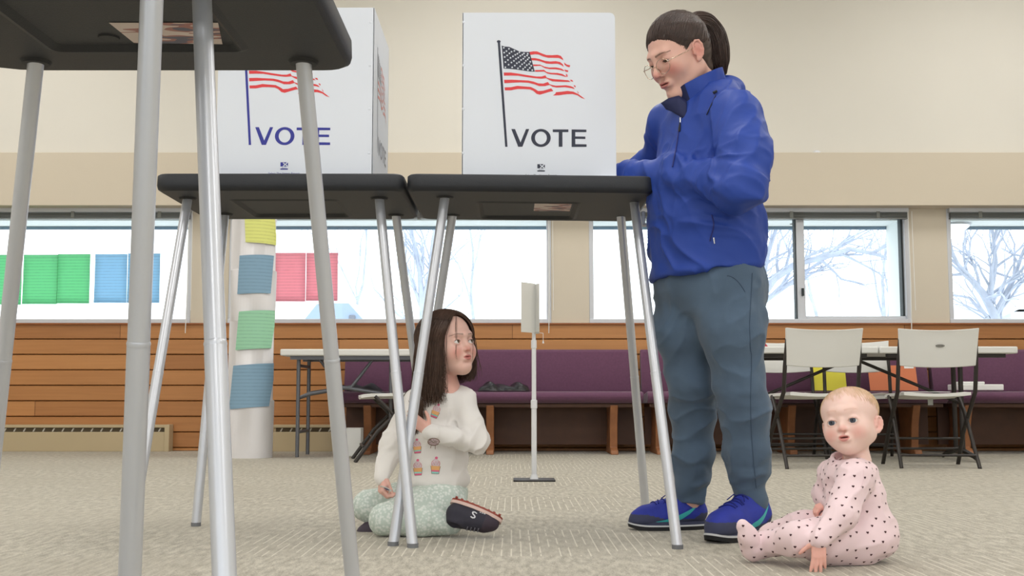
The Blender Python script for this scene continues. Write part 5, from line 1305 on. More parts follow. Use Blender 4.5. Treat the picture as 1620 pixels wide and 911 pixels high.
        for k in range(5):
            x = -.012 + k * .015; pts = []
            for q in range(9):
                y = -.022 + .0055 * q; p = Vector(tr(Mx, (x + .004 * (1 if k % 2 else -1) * (q - 4) / 4, y, .16))); h = sb.ray_cast(p, Vector((0, 0, -1)))
                if h[0] is not None: pts.append(h[0] + Vector((0, 0, .0015)))
            if len(pts) > 2: MB().tube(pts, .0020 * s, 6).build('lace', mat('navy_lace', (24, 34, 120), .8), sh, smooth=60)
        pt = Vector(tr(Mx, (-.016, 0, .098)))
        bw = MB()
        for sx in (-1, 1): bw.tube([pt, pt + Vector(Rm @ np.array([.012, .018 * sx, .012])), pt + Vector(Rm @ np.array([.030, .030 * sx, -.004]))], .0018, 6); bw.tube([pt, pt + Vector(Rm @ np.array([.02, .012 * sx, -.002])), pt + Vector(Rm @ np.array([.045, .026 * sx, -.022]))], .0015, 6)
        bw.build('lace_bow', mat('navy_lace', (24, 34, 120), .8), sh, smooth=60)
        sw = [(.052, .028), (.02, .034), (-.02, .047), (-.055, .062), (-.092, .080), (-.060, .052), (-.03, .034), (.0, .026), (.028, .024)]
        dm = decal([(0, sw)], Vector(tr(Mx, (0, .0, 0))), Vector(Rm[:, 0]) * s, Vector(Rm[:, 2]) * s, Vector(-Rm[:, 1]), sb, .0009, .008)
        if dm.v: dm.build('side_swoosh', mat('teal_print', (58, 176, 178), .5), sh, recalc=False)
        return sh
    shoe(F(994, 838) + Vector((0, 0, 0)), F(1120, 836), 'shoe'); shoe(F(1122, 860), F(1211, 845), 'shoe')
    # socks / ankles
    for an in (anl, anr): MB().tube([Vector(an + (0, 0, -.01)), Vector(an + (.004, 0, -.055))], [.029, .026], 20).build('sock', mat('pinkish_sock', (190, 150, 148), .9), body, smooth=True)
    # ---------------- hair
    H = HEADS['adult']; c = H['cran']; C = Sdf()
    C.el((c[0] - .004, 0, c[2] + .002), (c[3] + .006, c[4] + .0055, c[5] + .007), k=.01); C.rc((-.045, 0, .0), (-.050, 0, -.045), .060, .048, k=.03)
    C.el((.118, 0, -.012), (.083, .25, .098), k=.010, sub=True); C.el((.034, 0, -.090), (.060, .25, .068), k=.012, sub=True)
    for s in (-1, 1): C.el((H['ear'][0] + .004, s * .085, .000), (.021, .030, .033), k=.006, sub=True)
    V, Fq = sdf_mesh(C, .003); V = smooth_v(V, Fq, 1, .4); N = normals(V, Fq)
    tail0 = np.array([-.088, 0, .088]); q = V - tail0; ang = np.arctan2(q[:, 1], -q[:, 0] * .3 + q[:, 2] * .0 + .6 * (q[:, 2])); dist = np.linalg.norm(q, axis=1)
    st = np.sin(np.arctan2(q[:, 1], q[:, 2] - .3 * q[:, 0]) * 46 + 3 * vnoise(V * 18)) * .0005 + .0009 * np.sin(np.arctan2(q[:, 1], q[:, 2] - .3 * q[:, 0]) * 17 + 2 * vnoise(V * 10))
    V = V + N * st[:, None]
    mh = mat('dark_brown_hair', (62, 45, 38), .42, noise=(60, .25), spec=.5)
    # pulled-back strands over the cap
    rng = np.random.default_rng(4); capb = bvh_of(V, Fq); hp = []; Kp = 12
    for _ in range(1000):
        th = rng.uniform(-2.3, 2.3); z = None
        # start near the hairline: cast from outside toward the centre line
        dirv = np.array([math.cos(th) * 1.0, math.sin(th), rng.uniform(-.2, 1.1)]); dirv /= np.linalg.norm(dirv)
        h = capb.ray_cast(Vector(np.array([-.01, 0, .03]) + dirv * .25), Vector(-dirv))
        if h[0] is None or h[0].z < -.05: continue
        a = np.array(h[0]); pts = []
        for k in range(Kp):
            t = k / (Kp - 1); p = a * (1 - t) + tail0 * t; dd = p - np.array([-.012, 0, .030]); dd /= np.linalg.norm(dd)
            hh = capb.ray_cast(Vector(np.array([-.012, 0, .030]) + dd * .25), Vector(-dd)); pts.append(np.array(hh[0]) + dd * .0012 if hh[0] is not None else p)
        hp.append(pts)
    hp = np.array(hp); VS, FS = tubes(hp, np.full(hp.shape[:2], .0008) * np.linspace(1, .8, Kp)[None])
    Vc, Fc = merge((V, Fq), (VS, FS)); hair = np_obj('hair', tr(M, Vc), Fc, mh, body)
    # ponytail
    guide = np.array([[-.085, 0, .085], [-.115, 0, .088], [-.148, 0, .068], [-.160, 0, .026], [-.150, 0, -.020], [-.136, 0, -.062], [-.134, 0, -.100]]); K = 26
    tt = np.linspace(0, 6, K); G = np.stack([np.interp(tt, range(7), guide[:, i]) for i in range(3)], 1)
    for _ in range(3): G[1:-1] = (G[:-2] + G[1:-1] * 2 + G[2:]) / 4
    rad = np.interp(tt, range(7), [.014, .028, .038, .044, .044, .037, .014]); Ns = 1500; a = rng.uniform(0, 2 * PI, Ns); rr = np.sqrt(rng.uniform(.05, 1, Ns)); T = np.gradient(G, axis=0); T /= np.linalg.norm(T, axis=1, keepdims=True)
    side = np.tile([0, 1, 0], (K, 1)).astype(float); nrm = np.cross(T, side)
    ends = rng.uniform(.80, 1.0, Ns); s_ = np.linspace(0, 1, K)[None] * ends[:, None]; ix = s_ * (K - 1)
    def smp(Am): i0 = np.clip(np.floor(ix).astype(int), 0, K - 2); f_ = ix - i0; return Am[i0] * (1 - f_)[..., None] + Am[i0 + 1] * f_[..., None]
    Gs, Ss, Ns_ = smp(G), smp(side), smp(nrm); rs = smp(rad[:, None])[..., 0]
    ph = rng.uniform(0, 6, Ns)[:, None]; wv = .003 * np.sin(s_ * 16 + ph) * s_
    pth = Gs + Ss * ((np.cos(a) * rr)[:, None] * rs + wv)[..., None] * .85 + Ns_ * ((np.sin(a) * rr)[:, None] * rs + wv)[..., None]
    VS, FS = tubes(pth, np.full((Ns, K), .0010) * np.linspace(1, .35, K)[None] + .0002)
    core = Sdf().chain([G[i] for i in range(0, K, 5)], [rad[i] * .72 for i in range(0, K, 5)], k=.01); VC, FC = sdf_mesh(core, .005)
    Vp, Fp = merge((VS, FS), (VC, FC)); np_obj('ponytail', tr(M, Vp), Fp, mh, hair)
    tie = MB(); tie.tube([Vector(tr(M, p)) for p in ([-.088, .019 * math.cos(k * PI / 8), .091 + .019 * math.sin(k * PI / 8)] for k in range(17))], .0045, 8); tie.build('hair_tie', mat('grey_hair_tie', (90, 100, 118), .7), hair, smooth=True)
    # ---------------- glasses
    g = Sdf(); e = H['eye']; mw = mat('pale_gold_wire', (196, 176, 156), .25, metal=.9)
    def X(p): return Vector(tr(M, p))
    gl_ = MB(); lens = MB(); x0 = .1085; zc = .000
    for s in (-1, 1):
        c_ = (x0, s * .0335, zc); rim = [(x0 - abs(.0265 * math.cos(t)) * 0 - .010 * ((.0335 * s + .0245 * math.cos(t)) / .06) ** 2, s * .0335 + .0245 * math.cos(t), zc - .003 + .0215 * math.sin(t)) for t in (2 * PI * k / 40 for k in range(41))]
        gl_.tube([X(p) for p in rim], .00095, 6, cap=False)
        lens.add([X(p) for p in rim[:-1]], [tuple(range(40))])
        gl_.tube([X((x0 - .008, s * .0575, zc + .004)), X((x0 - .014, s * .067, zc + .007)), X((x0 - .03, s * .0725, zc + .007)), X((.03, s * .076, zc + .010)), X((-.005, s * .0775, .014)), X((-.022, s * .077, -.006))], .0012, 6)
        gl_.tube([X((x0 - .002, s * .011, zc - .004)), X((x0 - .006, s * .010, zc - .008)), X((x0 - .009, s * .010, zc - .012))], .0009, 6)
    gl_.tube([X((x0, -.0095, zc + .002)), X((x0 + .003, 0, zc + .006)), X((x0, .0095, zc + .002))], .001, 6)
    go = gl_.build('glasses', mw, body, smooth=60); lens.build('lenses', m_glass, go)
    return body, M
W_BODY, W_M = woman()
o = MB().bb((.268, 3.47, ZU + .0522), (.405, 3.72, ZU + .0532)).build('ballot_sheet', m_wp, loc=(.34, 3.6, ZU + .0522)); tag(o, 'white ballot sheet lying on the table under the woman\'s hands', 'paper')
# ================================================================ the kneeling girl
def girl():
    SK = (230, 188, 174)
    M = head_matrix(pv(710, 550, 3.60), -PI / 2 + R(43), R(-9), R(3), .92)
    HS = head_sdf('girl'); V, Fq = sdf_mesh(HS, .0025); V = smooth_v(V, Fq, 1, .3)
    col = head_colour('girl', V, SK, cheek=(218, 128, 116), lip=(186, 84, 84), brow=(110, 84, 70), browk=.8); Vw = tr(M, V)
    sh_r, sh_l = pv(660, 636, 3.60), pv(733, 636, 3.60)          # her right is on the left of the picture
    el_r, wr_r = pv(622, 700, 3.58), pv(604, 752, 3.55); el_l, wr_l = pv(754, 698, 3.56), pv(679, 684, 3.48)
    hr = hand_sdf(wr_r + (0.003, 0, .004), (-.02, -.25, -1), (-1, -.5, .1), .105, False, curl=(.75, .85, .9, 1.0), thumb=(.35, .5), fat=1.12, forearm=.05, fr=.019, tcurl=.35, elbow=el_r)
    hl = hand_sdf(wr_l, (-.75, .10, .62), (-.2, -1, 0), .095, True, curl=(.16, .14, .16, .2), thumb=(.9, .1), fat=1.12, forearm=.05, fr=.019, elbow=el_l)
    VR, FR_ = sdf_mesh(hr, .0022); VL, FL = sdf_mesh(hl, .0022)
    hipn, hipf = pv(702, 796, 3.60), pv(680, 790, 3.72); knn, knf = pv(610, 822, 3.50), pv(582, 800, 3.66); ann, anf = pv(716, 828, 3.49), pv(612, 832, 3.66)
    B = Sdf(); B.chain([pv(706, 585, 3.61), pv(700, 625, 3.62), pv(694, 700, 3.65), pv(692, 770, 3.67)], [.032, .055, .062, .070], k=.03)
    B.rc(sh_l, sh_r, .028, .028, k=.03); B.chain([sh_l, el_l, wr_l], [.026, .022, .018], k=.01); B.chain([sh_r, el_r, wr_r], [.026, .022, .018], k=.01)
    B.chain([hipn, knn, ann], [.05, .035, .024], k=.02); B.chain([hipf, knf, anf], [.05, .035, .024], k=.02)
    VB, FB = sdf_mesh(B, .009); Va, Fa = merge((Vw, Fq), (VR, FR_), (VL, FL), (VB, FB))
    hc = np.tile(np.array(lin((230, 180, 166))), (len(Va) - len(V), 1)); col = np.concatenate([col, hc])
    body = np_obj('person', Va, Fa, m_skinB, None, col=col, loc=(float(hipn[0]) - .05, 3.62, 0))
    tag(body, 'young girl with long brown hair and white top kneeling on the carpet, looking up', 'person')
    eyes('girl', M, body, (92, 76, 62), (.92, .32, .18), (70, 52, 46))
    # ---------------- shirt
    T = Sdf(); rot = frame((.25, -1, 0)); rot = np.stack([rot[:, 1], rot[:, 0], rot[:, 2]], 1)
    def sec(px, py, Y, rl, rf, rz, k=.03): T.el(pv(px, py, Y), (rl, rf, rz), rot=rot, k=k)
    sec(700, 645, 3.62, .085, .066, .060); sec(697, 685, 3.63, .092, .074, .07); sec(694, 725, 3.64, .097, .080, .07); sec(690, 758, 3.65, .104, .092, .055, .03)
    T.rc(sh_r, sh_l, .037, .037, k=.03); T.rc(pv(706, 612, 3.615), pv(704, 640, 3.62), .044, .06, k=.025)
    T.plane(pv(690, 776, 3.62), (.06, -.1, -1), k=.005); T.rc(pv(709, 590, 3.60), pv(708, 609, 3.60), .046, .042, k=.006, sub=True)
    T.chain([sh_r, el_r, wr_r + (0, 0, -.004)], [.040, .036, .024], k=.015); T.chain([sh_l, el_l], [.042, .037], k=.015); T.chain([el_l, wr_l + (wr_l - el_l) * -.03], [.036, .023], k=.008)
    V, Fq = sdf_mesh(T, .0042); V = smooth_v(V, Fq, 1, .4); N = normals(V, Fq)
    W = lambda c_, r_: np.exp(-((V - np.array(c_)) ** 2).sum(1) / (r_ * r_))
    arms = np.clip(W((el_l + wr_l) / 2, .07) + W(el_l, .06), 0, 1); arr = np.clip(W((el_r + sh_r) / 2, .06) + W(el_r, .05), 0, 1)
    d = arms * (.009 * crease(V, (.2, .2, 1), 10, 40, 1) - .0015) + arr * (.009 * crease(V, (1, 0, .3), 10, 42, 2) - .0015) + (1 - np.clip(arms + arr, 0, 1)) * (.009 * crease(V, (.5, 0, 1), 6, 22, 3) - .0035)
    d += .003 * np.exp(-((V[:, 2] - T.ops[-1][1][2] * 0 - pv(690, 770, 3.62)[2]) / .025) ** 2) * folds(V, (1, 0, .1), 75, 1.2, .6); V = V + N * d[:, None]
    ms = mat('white_cotton_jersey', (240, 236, 232), .85, noise=(12, .02), bump=(600, .2, .0006), sheen=.2)
    shirt = np_obj('shirt', V, Fq, ms, body); sb = bvh_of(V, Fq)
    # neckband
    # generic cupcake prints, laid on the front
    cc = [mat('print_frosting', (226, 206, 212), .8), mat('print_cake', (240, 184, 122), .8), mat('print_pink', (232, 112, 148), .8), mat('print_mint', (150, 214, 204), .8), mat('print_brown', (130, 96, 76), .8), mat('print_pink_line', (214, 110, 124), .8)]
    def circ(x, y, rx, ry=None, n=14): ry = ry or rx; return [(x + rx * math.cos(2 * PI * k / n), y + ry * math.sin(2 * PI * k / n)) for k in range(n)]
    def cupcake(px, py, s, rot_=0, kind=0):
        o = Vector((0, 0, CAMZ)); dd = ray(px, py).normalized(); h = sb.ray_cast(o, dd)
        if h[0] is None: return
        p = [(5, circ(0, .010, .0125, .0115)), (0, circ(0, .010, .0112, .0102)), (0, circ(0, .019, .007, .006)), (2, circ(.001, .026, .0042, .0038)),
             (4, [(-.014, .003), (.014, .003), (.0105, -.0185), (-.0105, -.0185)]), (1, [(-.0128, .0035), (.0128, .0035), (.0112, -.008), (-.0112, -.008)]), (2 if kind else 3, [(-.0112, -.008), (.0112, -.008), (.0105, -.0125), (-.0105, -.0125)]), (3 if kind else 2, [(-.0105, -.0125), (.0105, -.0125), (.0096, -.0175), (-.0096, -.0175)])]
        p += [(5, circ(x, y, .0011)) for x, y in ((-.006, .012), (.004, .009), (0, .015), (.007, .013), (-.003, .008))]
        c_, s_ = math.cos(rot_) * s, math.sin(rot_) * s
        p = [(m, [(x * c_ - y * s_, x * s_ + y * c_) for x, y in q]) for m, q in p]
        dm = decal(p, h[0], (1, 0, 0), (0, 0, 1), dd, sb, .0007, .005)
        if dm.v: dm.build('cupcake_print', cc, shirt, recalc=False)
    cupcake(689, 652, .95, R(-20), 0); cupcake(660, 708, .95, R(5), 0); cupcake(661, 742, 1.05, R(3), 0); cupcake(689, 739, 1.1, R(-3), 1)
    h = sb.ray_cast(Vector((0, 0, CAMZ)), ray(686, 701).normalized())
    if h[0] is not None:
        dm = decal([(4, circ(0, .004, .019, .012)), (0, circ(0, .004, .0165, .0098)), (4, [(-.008, -.006), (-.0065, -.006), (-.009, -.016), (-.0105, -.015)]), (4, [(.004, -.007), (.0055, -.007), (.0055, -.019), (.004, -.018)])] + [(4, circ(-.012 + .006 * i, .002 + .004 * (i % 3), .0012)) for i in range(5)], h[0], (1, 0, 0), (0, 0, 1), ray(686, 701).normalized(), sb, .0007, .005)
        if dm.v: dm.build('cookie_print', cc, shirt, recalc=False)
    # ---------------- leggings
    L = Sdf(); L.chain([hipn, (hipn + knn) / 2 + (0, 0, .006), knn], [.070, .062, .046], k=.025); L.chain([knn, (knn + ann) / 2, ann], [.044, .045, .032], k=.02)
    L.chain([hipf, (hipf + knf) / 2, knf], [.070, .062, .046], k=.025); L.chain([knf, anf], [.044, .032], k=.02); L.el(pv(692, 782, 3.67), (.098, .085, .065), k=.03)
    V, Fq = sdf_mesh(L, .0045); V = smooth_v(V, Fq, 1, .4); N = normals(V, Fq)
    d = .0045 * crease(V, (.25, .2, 1), 8, 26, 4) - .002; V = V + N * d[:, None]; V[:, 2] = np.maximum(V[:, 2], .002)
    ml = mat('mint_floral_leggings', (176, 196, 184), .85, bump=(500, .2, .0006))
    nd, ln, bs = nodes_of(ml); tc = nd.new('ShaderNodeTexCoord'); vo = nd.new('ShaderNodeTexVoronoi'); vo.inputs['Scale'].default_value = 105; nz = nd.new('ShaderNodeTexNoise'); nz.inputs['Scale'].default_value = 75; nz.inputs['Detail'].default_value = 4
    ln.new(tc.outputs['Object'], vo.inputs['Vector']); ln.new(tc.outputs['Object'], nz.inputs['Vector'])
    a_ = math_node(nd, ln, 'ADD', vo.outputs['Distance'], math_node(nd, ln, 'MULTIPLY', nz.outputs['Fac'], 1.1)); mr = nd.new('ShaderNodeMapRange'); mr.inputs['From Min'].default_value = .80; mr.inputs['From Max'].default_value = 1.12; ln.new(a_, mr.inputs['Value'])
    ln.new(mix_node(nd, ln, mr.outputs[0], lin((222, 228, 222)), lin((192, 205, 196))), bs.inputs['Base Color'])
    np_obj('leggings', V, Fq, ml, body)
    # ---------------- shoes
    def gshoe(heel, toe, upv, nm):
        heel, toe = np.array(heel, float), np.array(toe, float); f = toe - heel; Ln = np.linalg.norm(f); Rm = frame(f, upv); s = Ln / .155; Mx = mat4(Rm, (heel + toe) / 2, s)
        U = Sdf(); U.chain([(-.055, 0, .0), (-.01, 0, .0), (.035, 0, -.006), (.058, 0, -.010)], [.030, .032, .031, .024], k=.015); U.rc((-.055, 0, .01), (-.050, 0, .030), .028, .026, k=.012); U.rc((-.03, 0, .02), (.01, 0, .012), .022, .02, k=.01)
        U.el((-.048, 0, .052), (.028, .020, .022), k=.006, sub=True); U.ops.append(('pl', np.array([0, 0, -.024]), np.array([0, 0, -1.0]), None, None, .005, 'int'))
        V, Fq = sdf_mesh(U, .003); V = smooth_v(V, Fq, 1, .4); fc = V[Fq].mean(1); mi = ((fc[:, 0] > .035)).astype(int)
        Vw_ = tr(Mx, V); mk = mat('charcoal_knit_shoe', (52, 50, 62), .8, bump=(700, .5, .001)); m2 = mat('plum_toe_cap', (60, 50, 62), .7)
        sh = np_obj(nm, Vw_, Fq, [mk, m2], body, mi=mi); b = bvh_of(Vw_, Fq); n = 40; out = []
        for k in range(n):
            a = 2 * PI * k / n; x = .086 * math.cos(a); w_ = .027 + .006 * math.sin(math.pi * (x + .09) / .2); out.append((x, w_ * math.copysign(abs(math.sin(a)) ** .75, math.sin(a))))
        def slab(z0, z1, g, m, nm2):
            vs = [tuple(tr(Mx, (x * g, y * g, z0))) for x, y in out] + [tuple(tr(Mx, (x * g, y * g, z1))) for x, y in out]
            MB().add(vs, [tuple(range(n)), tuple(n + k for k in reversed(range(n)))] + [(k, (k + 1) % n, n + (k + 1) % n, n + k) for k in range(n)]).build(nm2, m, sh, smooth=40)
        slab(-.030, -.020, 1.0, mat('cream_midsole', (214, 186, 176), .6), 'midsole')
        slab(-.036, -.030, .99, mat('rust_outsole', (150, 70, 58), .7), 'outsole')
        tr_ = MB()
        for k in range(9):
            x = -.072 + k * .018; tr_.box(tr(Mx, (x, 0, -.0375)), (.008 * s, .050 * s, .004 * s), Matrix(Rm.tolist()))
        tr_.build('tread', mat('rust_outsole', (150, 70, 58), .7), sh)
        lw = [mat('white_print', (222, 222, 226), .6)]
        for sgn in (-1, 1):
            S_ = [(-.014, .012), (-.004, .016), (.006, .013), (.006, .009), (-.004, .011), (-.009, .008), (-.006, .004), (.002, .001), (.007, -.004), (.005, -.010), (-.004, -.014), (-.014, -.012), (-.013, -.008), (-.004, -.009), (.001, -.007), (-.001, -.003), (-.009, .000), (-.014, .005)]
            S_ = [(x * .75 * sgn + .002, -y * .8 + .000) for x, y in S_]
            dm = decal([(0, S_)], Vector(tr(Mx, (0, 0, 0))), Vector(Rm[:, 0]) * s, Vector(Rm[:, 2]) * s, Vector(-Rm[:, 1] * sgn), b, .0008, .006)
            if dm.v: dm.build('letter_s', lw, sh, recalc=False)
            dm = decal([(0, [(x0_, -.019), (x0_ + .005, -.019), (x0_ + .005, -.0165), (x0_, -.0165)]) for x0_ in (.012, .019, .026)], Vector(tr(Mx, (0, 0, 0))), Vector(Rm[:, 0]) * s, Vector(Rm[:, 2]) * s, Vector(-Rm[:, 1] * sgn), b, .0008, .006)
            if dm.v: dm.build('side_bars', lw, sh, recalc=False)
        for k in range(4):
            pts = []
            for q in range(7):
                p = Vector(tr(Mx, (-.005 + k * .011, -.015 + .005 * q, .12))); h = b.ray_cast(p, Vector(-Rm[:, 2]))
                if h[0] is not None: pts.append(h[0] + Vector(Rm[:, 2]) * .001)
            if len(pts) > 2: MB().tube(pts, .0016, 6).build('lace', mat('grey_lace', (120, 118, 130), .8), sh, smooth=60)
    gshoe(pv(712, 806, 3.46), pv(785, 836, 3.45), (-.25, -.45, -.80) if 0 else (-.52, -.42, -.74), 'shoe')
    gshoe(pv(644, 832, 3.68), pv(566, 839, 3.63), (0, -.1, 1), 'shoe')
    # ---------------- hair
    H = HEADS['girl']; c = H['cran']; C = Sdf(); C.el((c[0] - .004, 0, c[2] + .001), (c[3] + .007, c[4] + .007, c[5] + .007), k=.01); C.rc((-.040, 0, .01), (-.045, 0, -.06), .064, .050, k=.03)
    C.el((.112, 0, .004), (.098, .20, .116), k=.008, sub=True); C.el((.06, 0, -.09), (.06, .25, .07), k=.012, sub=True)
    V, Fq = sdf_mesh(C, .0035); VC = tr(M, V); mh = mat('soft_brown_hair', (84, 63, 52), .45, noise=(50, .28), spec=.45)
    rng = np.random.default_rng(9); N_ = 2600; K = 26; paths = []; cen = np.array([c[0] - .004, 0, c[2]]); rad = np.array([c[3], c[4], c[5]]) + .008
    up_w = M[:3, :3].T @ np.array([0, 0, 1.0]); up_w /= np.linalg.norm(up_w)
    for i in range(N_):
        sgn = -1 if i % 2 else 1; f_ = rng.uniform(0, 1) ** .8 if i > 500 else rng.uniform(0, .12)          # 0 = front of the parting, 1 = back
        xr = .70 - 1.35 * f_; r0 = np.array([xr, sgn * abs(rng.normal(0, .025)), math.sqrt(max(.05, 1 - xr * xr))]); r0 /= np.linalg.norm(r0)
        A = R(50 + 130 * f_ + rng.normal(0, 4)); az = sgn * min(PI, A); r1 = np.array([math.cos(az), math.sin(az), -.16]); r1 /= np.linalg.norm(r1); lay = 1 + rng.uniform(0, .09) + .02 * (f_ < .12); pts = []
        om = math.acos(max(-1, min(1, float(r0 @ r1)))); kk = int(.42 * K)
        for k in range(K):
            if k <= kk: t = k / kk; p = (math.sin((1 - t) * om) * r0 + math.sin(t * om) * r1) / math.sin(om); p = p + np.array([0, 0, .10]) * math.sin(t * PI); p /= np.linalg.norm(p); pts.append(cen + p * rad * lay)
            else: pts.append(None)
        paths.append((pts, az, lay, rng.uniform(.84, 1.10), rng.normal(0, 1, 4)))
    P3 = np.zeros((N_, K, 3)); Rr = np.zeros((N_, K)); fwd_w = M[:3, 0] / np.linalg.norm(M[:3, 0]); lft_w = M[:3, 1] / np.linalg.norm(M[:3, 1])
    chestc = pv(703, 640, 3.615)
    for i, (pts, az, lay, ll, rn) in enumerate(paths):
        w = [tr(M, p) for p in pts if p is not None]; n0 = len(w); last = w[-1]; dvel = (w[-1] - w[-2]); dvel /= np.linalg.norm(dvel)
        L_ = (.265 - (.135 if 0 < az < 2.4 else .075 if -1.75 < az <= 0 else 0)) * ll; out = last - tr(M, cen); out[2] = 0; out /= max(1e-6, np.linalg.norm(out))
        for k in range(n0, K):
            s_ = (k - n0 + 1) / (K - n0); p = last + np.array([0, 0, -1.0]) * L_ * s_ + out * (.006 * math.sin(s_ * 2.2) - .012 * s_ ** 1.5 * max(0, math.cos(az) * 0 + 1)) + lft_w * (.010 * rn[0] * s_) + fwd_w * (.008 * rn[1] * s_) + np.array([.006 * math.sin(s_ * 7 + rn[2] * 3), .006 * math.cos(s_ * 6 + rn[3] * 3), 0]) * s_
            # slide over the shoulders and chest instead of through them
            q = p - chestc
            rx, ry, rz = .105, .080, .075; e = (q[0] / rx) ** 2 + (q[1] / ry) ** 2 + (q[2] / rz) ** 2
            if e < 1 and e > 1e-6: f_ = 1 / math.sqrt(e); p = chestc + np.array([q[0], q[1] * f_ if abs(q[1]) > .015 else math.copysign(ry * math.sqrt(max(0, 1 - (q[0] / rx) ** 2 - (q[2] / rz) ** 2)), q[1]), q[2]])
            w.append(p)
        P3[i] = np.array(w); Rr[i] = np.linspace(.0011, .0005, K)
    flat_ = P3.reshape(-1, 3); low_ = np.where(flat_[:, 2] < pv(700, 605, 3.6)[2])[0]
    for i in low_:
        h = sb.find_nearest(Vector(flat_[i]), .06)
        if h[0] is not None:
            dv = Vector(flat_[i]) - h[0]
            if dv.dot(h[1]) < .002: flat_[i] = np.array(h[0] + h[1] * (.0025 + .002 * ((i // K) % 7) / 7))
    P3 = flat_.reshape(P3.shape)
    # taper the curls at the root and keep the cheeks clear of stray strands
    VS, FS = tubes(P3, Rr, 3); Vh, Fh = merge((VC, Fq), (VS, FS)); np_obj('hair', Vh, Fh, mh, body)
    # a few loose strands crossing the face
    fs_ = []; Vf = bvh_of(tr(M, head_V[0]), head_V[1]); o_ = np.array([0, 0, CAMZ])
    for g_, pp in enumerate(([(721, 500), (721, 518), (722, 540), (721, 560), (725, 576)], [(703, 505), (702, 528), (703, 552), (708, 575), (712, 590)], [(736, 500), (744, 520), (749, 545), (749, 572), (745, 592)])):
        xs_ = np.array(pp, float)
        for r_ in range(6):
            ph = rng.uniform(0, 6); sp_ = rng.normal(0, 1.6); end = rng.uniform(.7, 1.0); line_ = []
            for t in np.linspace(0, 4 * end, 18):
                x = np.interp(t, range(5), xs_[:, 0]) + sp_ * math.sin(t * .9 + ph * .3) + .5 * math.sin(t * 2 + ph); y = np.interp(t, range(5), xs_[:, 1]); d_ = np.array(ray(x, y)); d_ /= np.linalg.norm(d_)
                h = Vf.ray_cast(Vector(o_), Vector(d_)); line_.append(np.array(h[0]) - d_ * .003 if h[0] is not None else None)
            good = [q for q in line_ if q is not None]
            if len(good) < 8: continue
            ii = np.linspace(0, len(good) - 1, 14); G_ = np.array(good); fs_.append(np.stack([np.interp(ii, range(len(good)), G_[:, k]) for k in range(3)], 1))
    fs_ = np.array(fs_); VS, FS = tubes(fs_, np.full(fs_.shape[:2], .00034) * np.linspace(1, .4, 14)[None], 3)
    np_obj('loose_strands', VS, FS, mh, [c_ for c_ in COL.objects if c_.parent == body and c_.name.startswith('hair')][0])
    # sticker held in the right hand: a thing of its own
    a = pv(609, 772, 3.52); s = MB(); u = Vector((.030, -.006, -.012)); v = Vector((.006, -.02, .008)); o0 = Vector(a)
    pl = [o0 + u * math.cos(t) * .62 + v * math.sin(t) * .62 + u * .1 for t in (2 * PI * k / 18 for k in range(18))]; nn = u.cross(v).normalized()
    s.prism(pl, nn, .0005); s.mi = 1; s.prism([o0 + u * .2 + u * .3 * math.cos(t) + v * .25 * math.sin(t) - nn * .0006 for t in (2 * PI * k / 12 for k in range(12))], nn, .0002)
    s.mi = 1; s.prism([o0 + u * .2 + u * .3 * math.cos(t) + v * .25 * math.sin(t) + nn * .0007 for t in (2 * PI * k / 12 for k in range(12))], nn, .0002)
    st = s.build('sticker', [m_wp, mat('sticker_ink', (86, 84, 130), .6)], loc=o0); tag(st, 'small white oval sticker held in the kneeling girl\'s hand', 'sticker')
    return body
head_V = sdf_mesh(head_sdf('girl'), .004)
G_BODY = girl()
